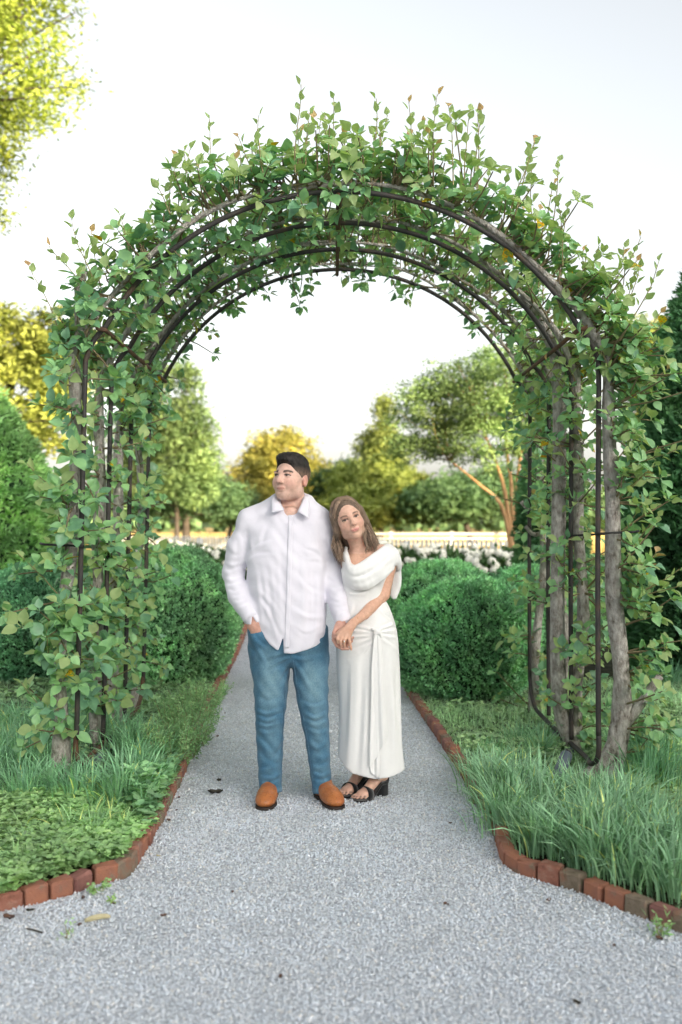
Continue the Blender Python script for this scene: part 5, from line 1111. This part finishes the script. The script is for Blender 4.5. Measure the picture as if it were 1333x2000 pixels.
fd = .75 * g(530, 1325, 24, 60) + .75 * g(612, 1325, 22, 60) + .45 * g(526, 1440, 18, 40) + .45 * g(622, 1430, 16, 40) + .15 * g(530, 1500, 20, 30) + .15 * g(630, 1500, 20, 30)
fd = np.clip(fd * (1 + .25 * wob(V, 4, 40)) + .10 * wob(V, 5, 90) * fr, 0, 1)
col = np.array((.060, .165, .265)) * (1 - fd[:, None]) + np.array((.22, .37, .44)) * fd[:, None]
hb = np.clip(1.4 - np.abs(V[:, 2] - (np.where(V[:, 0] < X_(580), Z_(1546) + (V[:, 0] - X_(529)) * .05, Z_(1546) + (V[:, 0] - X_(630)) * .12) - np.clip(V[:, 1] - 5.34, 0, .3) * .22 + .028)) / .012, 0, 1) * .35; col = col * (1 - hb[:, None]) + np.array((.24, .36, .44)) * hb[:, None]
jeans = mk('jeans', V, Q, M_denim, man, True, col); bj = bvh_of(V, Q)
for pts in ([(487, 1216), (496, 1222), (506, 1222), (514, 1212)], ):
    mb = MB(); add_tube(mb, spline([drape(bj, a, b, .001) for a, b in pts], 16), .0028, 6); mb.build('pocket_edge', M_denim, jeans, True)
for pts in ([(569, 1283), (562, 1320), (557, 1380), (554.5, 1440), (552.0, 1500), (551, 1540)], [(573, 1290), (581, 1350), (591, 1400), (600, 1450), (607, 1500), (612, 1540)], [(569, 1282), (564, 1262)]):
    pp = [drape(bj, a + (0 if i in (0, ) else (-1.5 if a < 570 else 1.5)), b, .0010) for i, (a, b) in enumerate(pts)]; mb = MB(); add_tube(mb, spline(pp, 30), .0022, 5)
    for f_ in range(len(mb.v)): mb.c.append(np.tile((.09, .19, .285), (len(mb.v[f_]), 1)))
    mb.build('seam', M_denim, jeans, True)
# boots
def mat_ostrich():
    m, t, o = nodes('tan_ostrich_leather'); p = pos(t); v = N(t, 'TexVoronoi', Scale=95.0); t.links.new(p, v.inputs['Vector'])
    c = ramp(t, noise(t, 14, 4, .6, p).outputs[0], [(.3, (.36, .105, .028)), (.7, (.52, .19, .055))]); d = ramp(t, v.outputs['Distance'], [(.10, (.35, .28, .25)), (.30, (1, 1, 1))]); c = mixc(t, 1.0, c, d, 'MULTIPLY')
    s = N(t, 'BsdfPrincipled', Roughness=.38); s.inputs['Specular IOR Level'].default_value = .5; t.links.new(c, s.inputs['Base Color'])
    b = N(t, 'Bump', Strength=.5, Distance=.004, invert=True); t.links.new(v.outputs['Distance'], b.inputs['Height']); t.links.new(b.outputs[0], s.inputs['Normal']); t.links.new(s.outputs[0], o.inputs[0]); return m
M_ost = mat_ostrich(); M_sole = surf_mat('dark_sole', [(.3, (.018, .012, .010)), (.7, (.04, .026, .02))], 20, .6, .4)
def slab(S, pts, rads, z0, z1, fr, k=.006, mode='+'):
    pts = [np.array((a, b, 0.0)) for a, b in pts]
    def fn(x, y, z):
        D = None
        for i in range(len(pts) - 1):
            d, t = S._seg(x, y, 0, pts[i], pts[i + 1]); d = d - (rads[i] + (rads[i + 1] - rads[i]) * t); D = d if D is None else np.minimum(D, d)
        return np.maximum(D, np.maximum(z0 - z, z - z1))
    return S.op(fn, (0, -.1, (z0 + z1) / 2), (.08, .2, .05), k, mode, fr)
for x, y, a in ((X_(528), 5.43, .05), (X_(629), 5.425, -.36)):
    fr = (np.array(Matrix.Rotation(-a, 3, 'Z')), np.array((x, y, 0)))
    ctr = fr[0] @ np.array((0, -.11, 0)) + fr[1]; st = .0036; gx = lambda w_: [np.arange(ctr[0] - w_, ctr[0] + w_, st), np.arange(ctr[1] - .21, ctr[1] + .21, st)]
    S = SDF(*gx(.17), np.arange(0, .24, st)); C = lambda p, q, a_, b_, k=.02: S.cone(p, q, a_, b_, k, '+', fr)
    C((0, -.01, .06), (0, -.005, .14), .044, .042); C((0, -.03, .070), (0, -.13, .052), .046, .046, .03); S.ell((0, -.150, .046), (.055, .095, .046), .02, '+', fr); S.ell((-.002, -.205, .040), (.050, .068, .033), .02, '+', fr); S.ell((0, .0, .05), (.041, .046, .06), .02, '+', fr)
    S.bump((-.045, -.11, .075), (.045, -.11, .075), -.003, .006, fr); S.bump((-.045, -.125, .072), (.045, -.125, .072), .002, .006, fr)
    xs, ys_, zs_ = np.meshgrid(*S.ax, indexing='ij', sparse=True); S.F = np.maximum(S.F, (.019 - zs_ + 0 * xs).astype(np.float32)); V, Q = S.mesh(1); bt = mk('boot', V, Q, M_ost, man, True)
    S = SDF(*gx(.17), np.arange(-.01, .06, .0035)); slab(S, [(0, -.08), (0, -.17), (-.002, -.222)], [.042, .0575, .050], .004, .0195, fr); slab(S, [(0, .004), (0, -.08)], [.046, .042], .014, .0235, fr); V, Q = S.mesh(1); mk('sole', V, Q, M_sole, bt, True)
    S = SDF(*gx(.17), np.arange(-.01, .06, .0035)); slab(S, [(0, .004), (0, -.035)], [.043, .041], .0, .022, fr); V, Q = S.mesh(1); mk('heel', V, Q, M_sole, bt, True)
# ------------------------------------------------------------------ the woman
wom = thing('person', 'woman in an ivory draped dress and black heeled sandals leaning on the man', 'person', (M(722, 1550)[0], D0, 0))
HWm, sw = frame(M(681, 1014, -.08), R(-9), R(-3), R(21), .985)
S = SDF(grade(-.12, .36, .012, [(-.015, .16, fine), (-.025, .075, fine)]), grade(5.13, 5.64, .012, [(5.17, 5.32, fine), (5.21, 5.46, fine)]), grade(-.02, 1.66, .012, [(0, .10, .0045), (.80, .99, fine), (1.40, 1.66, fine)]))
lw_ = lambda p: HWm[0] @ (np.array(p) * sw) + HWm[1]
S.loft(*loft_px([(1074, 690, 724, .045, .02), (1084, 676, 756, .07, .02), (1105, 676, 754, .09, .01), (1150, 678, 744, .085, .01), (1175, 676, 748, .085, .015), (1230, 668, 770, .11, .02), (1280, 670, 774, .10, .02)]), k=.03)
S.chain([lw_((0, .015, -.055)), M(700, 1066, -.015), M(702, 1082, .02)], [.048, .045, .055], .02)
S.chain([M(706, 1080, .0), M(738, 1074, .02), M(760, 1080, .025)], [.035, .033, .042], .03); S.chain([M(700, 1080, .01), M(682, 1082, .04)], [.035, .042], .03)
S.ell(M(694, 1098, -.05), (.045, .04, .05), .03); S.ell(M(722, 1096, -.045), (.05, .04, .05), .03)
S.bump(M(706, 1076, -.05), M(742, 1066, -.01), .003, .007); S.bump(M(700, 1078, -.05), M(690, 1078, -.04), .003, .007)
# her left arm across to his hand
S.chain([M(760, 1082, .025), M(758, 1108, .015), M(749, 1160, -.01)], [.044, .044, .037], .02, kj=.015); S.chain([M(748, 1161, -.012), M(732, 1179, -.055), M(712, 1200, -.125), M(690, 1217, -.195)], [.036, .035, .028, .0215], .015, kj=.012)
H = lambda px, py, d=-.215: M(px, py, d)
S.chain([H(690, 1217, -.197), H(684, 1225, -.212), H(667, 1240, -.225)], [.021, .021, .0165], .012, kj=.01); S.chain([H(686, 1222, -.208), H(681, 1243, -.222)], [.020, .0155], .012); S.chain([H(686, 1221, -.212), H(674, 1243, -.23)], [.019, .0155], .012)
S.chain([H(688, 1221, -.205), H(679, 1226, -.225), H(664, 1237, -.232)], [.018, .016, .012], .012)
for q in ([(664, 1238, -.234), (659.5, 1247, -.246), (660.5, 1256, -.240)], [(669, 1241, -.238), (665, 1252, -.252), (667, 1262, -.242)], [(675, 1243, -.236), (673, 1254, -.250), (673.5, 1264, -.240)], [(681, 1243, -.228), (683.5, 1254, -.240), (686.5, 1268.5, -.235)]):
    S.chain([H(*p) for p in q], [.0095, .0086, .0064], .005)
S.chain([H(672, 1229, -.225), H(659, 1238, -.222), H(655, 1246, -.205)], [.012, .010, .008], .008)
# her right arm behind his sleeve, fingers over his shoulder
S.chain([M(684, 1084, .04), M(668, 1100, .13), M(655, 1050, .16), M(647, 1022, .12)], [.040, .034, .026, .020], .02)
for q in ([(649, 1020, .11), (642, 1006, .08), (636, 1003, .035)], [(650, 1023, .11), (646, 1011, .07), (641.5, 1009, .02)], [(651, 1026, .10), (650, 1017, .06), (646, 1016, .01)]): S.chain([M(*p) for p in q], [.010, .0088, .007], .006)
# legs and feet in heels
FT = []
for x, y, a in ((X_(747), 5.475, .78), (X_(711), 5.575, .62)):
    fr = (np.array(Matrix.Rotation(-a, 3, 'Z')), np.array((x, y, 0))); FT.append((fr, x, y)); C = lambda p, q, a_, b_, k=.015: S.cone(p, q, a_, b_, k, '+', fr)
    C((0, .004, .13), (0, .012, .26), .031, .034); C((0, .01, .26), (0, .02, .45), .034, .052); S.ell((0, .012, .105), (.028, .034, .034), .015, '+', fr); C((0, -.005, .125), (0, -.115, .052), .032, .027, .02); S.ell((0, -.142, .037), (.040, .040, .022), .02, '+', fr)
    for j in range(5): C((-.028 + .0145 * j, -.165 + abs(j - 1) * .004, .031), (-.031 + .0155 * j, -.200 + (j - .8) ** 2 * .0035, .024), .0095, .0082 if j else .0098, .004)
head(S, HWm, sw, False)
V, Q = S.mesh(1); col = np.tile(SK_W, (len(V), 1)); arm = (V[:, 2] < 1.33) & (V[:, 2] > .6); col[arm] = (.64, .385, .275); head_colour(V, col, HWm, sw, False)
for fr, x, y in FT:
    L = to_local(V, fr)
    for j in range(5):
        c = np.array((-.031 + .0155 * j, -.203 + (j - .8) ** 2 * .0035, .030)); m_ = np.exp(-(np.linalg.norm((L - c) / (.006, .006, .005), axis=1)) ** 2)[:, None]; col = col * (1 - m_ * .85) + np.array((.02, .015, .016)) * m_ * .85
mk('body', V, Q, M_skin, wom, True, col)
# sandals
M_black = mat_cloth('black_suede', (.008, .009, .010), (.018, .02, .022), 1200, .9, .2, .4)
for fr, x, y in FT:
    ctr = fr[0] @ np.array((0, -.09, 0)) + fr[1]; S = SDF(np.arange(ctr[0] - .16, ctr[0] + .16, .0036), np.arange(ctr[1] - .17, ctr[1] + .17, .0036), np.arange(-.008, .2, .0036))
    def plate(x_, y_, z_):
        h = np.interp(y_, [-.24, -.13, -.10, -.03, .06], [.006, .006, .016, .070, .078]); d, t = S._seg(x_, y_, 0, np.array((0, .01, 0)), np.array((-.001, -.165, 0))); return np.maximum((d - (.032 + .012 * t)), np.abs(z_ - h) - .006)
    S.op(plate, (0, -.09, .04), (.07, .16, .07), .003, '+', fr)
    slab(S, [(0, .008), (0, -.006)], [.031, .030], .0, .074, fr, .006); S.ell((0, .030, .105), (.026, .016, .040), .012, '+', fr); S.ell((0, .008, .135), (.0285, .030, .06), .002, '-', fr)
    V, Q = S.mesh(1); sd = mk('sandal', V, Q, M_black, wom, True)
    mb = MB(); arc = np.array([(.047 * math.cos(t), -.134 + .012 * math.sin(t), .010 + .064 * math.sin(t) ** .8) for t in np.linspace(0, math.pi, 17)])
    rows = [[fr[0] @ (p + (0, dy, -abs(dy) * .15 - dy * .15)) + fr[1] for dy in (-.021, 0, .021)] for p in arc]; sheet('toe_strap', rows, M_black, sd, .003)
# dress
S = SDF(np.arange(-.06, .38, .0055), np.arange(5.20, 5.66, .0055), np.arange(.05, 1.45, .0055))
S.loft(*loft_px([(1100, 674, 760, .095, .01), (1125, 669, 756, .112, .0), (1150, 667, 750, .102, .005), (1168, 667, 752, .098, .01), (1190, 664, 763, .108, .015), (1220, 659, 773, .122, .02), (1250, 656, 778, .13, .02), (1300, 658, 781, .13, .02), (1350, 662, 783, .125, .02), (1400, 664, 785, .125, .02), (1450, 663, 787, .13, .02), (1495, 660, 791, .137, .02), (1540, 657, 795, .142, .02)]), k=.02, n=2.2)
S.ell(M(690, 1122, -.075), (.052, .055, .055), .03); S.ell(M(733, 1118, -.07), (.055, .055, .055), .03)
S.ell(M(700, 1070, -.08), (.040, .09, .105), .004, '-'); S.chain([M(690, 1108, -.15), M(712, 1084, -.10), M(752, 1058, -.0)], [.014, .036, .022], .004, '-'); S.chain([M(700, 1066, .0), M(738, 1058, .02)], [.055, .03], .004, '-')
sg = lambda p, rr=.017, k=.016: S.chain(spline([M(*q) for q in p], 14), np.r_[np.linspace(rr * .8, rr, 7), np.linspace(rr, rr * .85, 7)], k, kj=.003)
sg([(677, 1062, .02), (676, 1080, -.05), (680, 1098, -.10), (685, 1109, -.125)], .011); sg([(684, 1109, -.127), (702, 1104, -.128), (733, 1083, -.09), (757, 1066, -.01), (766, 1070, .06)], .012)
sg([(678, 1085, -.05), (684, 1108, -.122), (701, 1109, -.132), (734, 1091, -.098), (761, 1071, -.015), (771, 1076, .05)], .014); sg([(674, 1084, -.05), (684, 1115, -.12), (702, 1118, -.135), (735, 1101, -.105), (763, 1076, -.02), (774, 1082, .05)], .016); sg([(672, 1100, -.05), (688, 1130, -.12), (712, 1130, -.135), (742, 1110, -.095), (768, 1086, -.02), (778, 1090, .05)], .017)
sg([(671, 1114, -.05), (692, 1141, -.115), (717, 1140, -.13), (746, 1121, -.085), (771, 1096, -.02), (780, 1098, .04)], .017); sg([(672, 1126, -.05), (696, 1149, -.11), (722, 1146, -.12), (748, 1128, -.085), (768, 1110, -.035)], .012)
S.ell(M(764, 1088, .01), (.040, .062, .045), .03); sg([(772, 1078, .0), (778, 1098, .0), (780, 1110, .02)], .018)
sg([(776, 1090, .05), (779, 1120, .06), (778, 1145, .065), (771, 1166, .065)], .017); sg([(768, 1090, .06), (770, 1130, .075), (768, 1160, .075)], .022)
# gathers at the hip, soft verticals in the skirt
S.op(lambda x, y, z: .0028 * np.clip((1.0 - z) / .6, 0, 1) * np.sin(np.arctan2(y - 5.44, x - .155) * 9 + 1.5 * np.sin(z * 5)), (.15, 5.44, .6), 1.0, 0, 'b')
xs, ys_, zs_ = np.meshgrid(*S.ax, indexing='ij', sparse=True); px_ = xs * FPX / ys_ + CX
hm = CH - (np.interp(px_, [650, 661, 675, 690, 735, 770, 800], [1478, 1487, 1503, 1514, 1523, 1519, 1508]) - HY) * 5.30 / FPX; S.F = np.maximum(S.F, ((hm - .05 * np.clip(ys_ - 5.34, 0, 1) - zs_) * .9).astype(np.float32))
V, Q = S.mesh(2)
FD = [([(733, 1233), (712, 1226), (685, 1222)], .006, 3), ([(733, 1236), (708, 1234), (672, 1234)], .007, 3), ([(733, 1239), (706, 1243), (668, 1248)], .007, 3), ([(733, 1242), (712, 1252), (680, 1264)], .006, 3.5), ([(733, 1246), (718, 1262), (700, 1284)], .005, 4), ([(740, 1232), (756, 1224), (774, 1216)], .006, 3), ([(741, 1236), (758, 1233), (778, 1230)], .006, 3), ([(741, 1240), (758, 1244), (779, 1246)], .006, 3), ([(741, 1244), (756, 1256), (776, 1270)], .005, 3.5),
      ([(700, 1280), (696, 1380), (690, 1500)], .008, 7), ([(678, 1300), (676, 1400), (672, 1492)], -.007, 6), ([(764, 1290), (768, 1390), (774, 1505)], .009, 6), ([(757, 1330), (758, 1420), (759, 1512)], -.006, 6), ([(714, 1320), (712, 1420), (706, 1512)], .006, 6), ([(777, 1310), (780, 1400), (785, 1500)], .006, 5), ([(690, 1178), (686, 1196), (676, 1214)], .005, 4), ([(716, 1168), (714, 1186), (706, 1206)], .004, 5), ([(740, 1185), (750, 1198), (766, 1212)], .005, 4), ([(675, 1150), (690, 1160), (715, 1160)], .005, 4)]
V = folds(V, Q, FD, 5.44)
dress = mk('dress', V, Q, M_dress, wom, True); bd = bvh_of(V, Q)
S = SDF(np.arange(.13, .27, .0036), np.arange(5.20, 5.42, .0036), np.arange(.78, 1.0, .0036)); kd = lambda px, py, o=.008: drape(bd, px, py, o)
S.ell(kd(736.5, 1235, .012), (.014, .013, .017), .006); S.chain([kd(727, 1228), kd(734, 1231, .016), kd(741, 1236, .018), kd(744, 1243, .012)], [.008, .011, .011, .008], .006); S.chain([kd(746, 1228), kd(740, 1231, .014), kd(733, 1238, .016), kd(731, 1246, .01)], [.007, .010, .010, .008], .006)
V, Q = S.mesh(1); mk('sash_knot', V, Q, M_dress, dress, True)
def tail(y0, y1, lf, rt, n, seed, slant, amp, off):
    rows = []
    for t in np.linspace(0, 1, 60):
        row_ = []
        for v in np.linspace(0, 1, 22):
            yy = y0 + (y1 + slant * (v - .5) - y0) * t; xx = np.interp(yy, *lf) * (1 - v) + np.interp(yy, *rt) * v
            row_.append(kd(xx, yy, off + amp * (.3 + .7 * t) * (math.sin(v * n + seed + 1.2 * math.sin(t * 3)) + .4 * math.sin(v * n * 2.1 + seed * 2))))
        rows.append(row_)
    return sheet('sash_tail', rows, M_dress, dress, .002)
tail(1240, 1470, ([1240, 1300, 1400, 1470], [731, 726, 724, 722]), ([1240, 1300, 1400, 1470], [742, 749, 756, 760]), 9, .5, -62, .006, .014)
tail(1244, 1517, ([1240, 1300, 1400, 1520], [731, 725, 722, 724]), ([1240, 1300, 1400, 1520], [739, 742, 744, 742]), 7, 2.0, 14, .005, .006)
# hair: a shaped mass with loose locks over it
def mat_hair():
    m, t, o = nodes('brown_hair'); at = N(t, 'Attribute', attribute_name='Col'); p = pos(t, (1, 1, .12)); v = ramp(t, noise(t, 230, 3, .6, p).outputs[0], [(.3, (.50, .48, .46)), (.7, (1.4, 1.38, 1.34))]); c = mixc(t, 1.0, at.outputs['Color'], v, 'MULTIPLY')
    s = N(t, 'BsdfPrincipled', Roughness=.42); s.inputs['Specular IOR Level'].default_value = .45; t.links.new(c, s.inputs['Base Color']); t.links.new(s.outputs[0], o.inputs[0]); return m
M_hair = mat_hair()
S = SDF(np.arange(-.13, .27, .0046), np.arange(5.18, 5.60, .0046), np.arange(1.24, 1.68, .0046)); e = lambda c, r, k=.01, m='+': S.ell(np.array(c) * sw, np.array(r) * sw, k * sw, m, HWm)
e((0, .024, .040), (.0835, .1020, .0895)); e((0, .050, -.02), (.078, .070, .10), .03)
S.chain([lw_((-.074, -.004, .03)), lw_((-.082, -.002, -.04)), M(659, 1062, -.06), M(661, 1084, -.06)], [.024, .022, .021, .012], .02); S.chain([lw_((.076, .0, .03)), lw_((.088, .012, -.05)), M(728, 1050, .0), M(737, 1062, .03)], [.022, .02, .019, .012], .02)
S.chain([lw_((0, .06, -.04)), M(688, 1070, .05), M(700, 1090, .09)], [.07, .055, .035], .03)
e((0, -.118, -.006), (.074, .094, .106), .004, '-'); e((0, -.085, -.12), (.05, .08, .07), .01, '-')
S.op(lambda x, y, z: .0010 * np.sin(np.arctan2(y - .02, x) * 34 + 3 * np.sin(z * 30)), (0, 0, 0), .25, 0, 'b', HWm)
V, Q = S.mesh(1); hc = np.array((.20, .142, .102)); col = hc * (.75 + .25 * wob(V, 8, 60))[:, None]; hairo = mk('hair', V, Q, M_hair, wom, True, col)
r = np.random.default_rng(91); mb = MB()
def lock(pts, rad, c, n=16):
    Q_ = spline(pts, n); Q_ = Q_ + np.stack([wob(Q_, int(r.integers(999)), 30)] * 3, -1) * .0018; tw_ = np.linspace(0, 1, n); Q_[:, 0] += .0075 * np.clip(tw_ - .45, 0, 1) * 1.8 * np.sin(tw_ * 13 + 40 * pts[-1][0] + 1.5); add_tube(mb, Q_, rad * np.r_[.4, np.linspace(1, .8, n - 5), .6, .45, .3, .12], 4, False, col=hc * c)
for k in range(620):
    sd = -1 if r.random() < .5 else 1; t = r.random() ** 1.3; y0 = -.062 + .13 * t; f = lambda p, j=.004: lw_(np.array(p) + r.normal(0, j, 3))
    el = lambda x, y, z, q=1.012: (lambda d: np.array((0, .024, .040)) + d / math.sqrt((d[0] / .0835) ** 2 + (d[1] / .102) ** 2 + (d[2] / .0895) ** 2) * q)(np.array((x, y, z)) - (0, .024, .040))
    pts = [lw_(el(-.012, y0, .13)), lw_(el(sd * .04, y0 * .9 - .004, .10)), lw_(el(sd * .078, y0 * .75 + .002, .045)), lw_(el(sd * .085, y0 * .6 + .012, -.01, 1.03))]
    if sd < 0: w0 = r.random(); e1 = M(650 + 12 * w0 + 8 * t, 1050, -.09 + .12 * t); e2 = M(655 + 12 * w0 + 8 * t, r.uniform(1078, 1104), -.09 + .12 * t)
    else: w0 = r.random(); e1 = M(716 + 11 * w0 + 6 * t, 1042, -.06 + .10 * t); e2 = M(717 + 19 * w0 + 8 * t, r.uniform(1058, 1084), -.07 + .11 * t)
    lock(pts + [e1 + r.normal(0, .003, 3), (e1 + e2) / 2 + np.array((r.normal(0, .006), r.normal(0, .005), 0)), e2 + r.normal(0, .004, 3)], r.uniform(.0014, .0032), r.uniform(.5, 2.3))
for pts in ([(655, 1060, -.09), (658, 1080, -.10), (664, 1092, -.11), (672, 1098, -.115)], [(716, 1040, -.07), (713, 1058, -.08), (718, 1070, -.085), (714, 1082, -.09)], [(714, 1030, -.08), (712, 1050, -.085), (716, 1064, -.09), (722, 1072, -.085)], [(660, 1062, -.10), (663, 1078, -.11), (661, 1090, -.11)], [(720, 1044, -.05), (727, 1056, -.05), (735, 1060, -.03), (742, 1064, -.01)]):
    for _ in range(4): lock([M(*p) + r.normal(0, .003, 3) for p in pts], .0028, r.uniform(.9, 1.5))
mb.build('lock', M_hair, hairo, True)
M_gold = surf_mat('gold', [(.3, (.75, .52, .22)), (.7, (.85, .62, .30))], 20, .25, .5, metal=1.0)
def ring(name, c, ax, R0, r0, parent):
    ax = norm(np.array(ax, float)); u = norm(np.cross(ax, (.2, .9, .3))); v = np.cross(ax, u); a = np.linspace(0, 2 * np.pi, 17); mb = MB(); add_tube(mb, [np.array(c) + (u * math.cos(q) + v * math.sin(q)) * R0 for q in a], r0, 6, False); return mb, mb.build(name, M_gold, parent, True)
c = H(673, 1252.5, -.2485); mb2, o = ring('ring', c, H(673.3, 1260, -.246) - c, .0098, .0014, wom)
mb = MB(); v, q = ell_mesh(c + (0, -.0115, .001), (.0036, .0030, .0042), 10, 7); mb.add(v, q); mb.build('gem', surf_mat('clear_stone', [(.3, (.8, .8, .8)), (.7, (.9, .9, .9))], 10, .08, 1.0), o, True)
ring('earring', M(664.5, 1040, -.105), (.3, 1, .1), .0062, .0011, wom)
mb = MB(); add_tube(mb, [M(697.5, 1205.5, -.20), M(703, 1213.0, -.183), M(706, 1219, -.150)], .0009, 5); mb.build('bracelet', M_gold, wom, True)
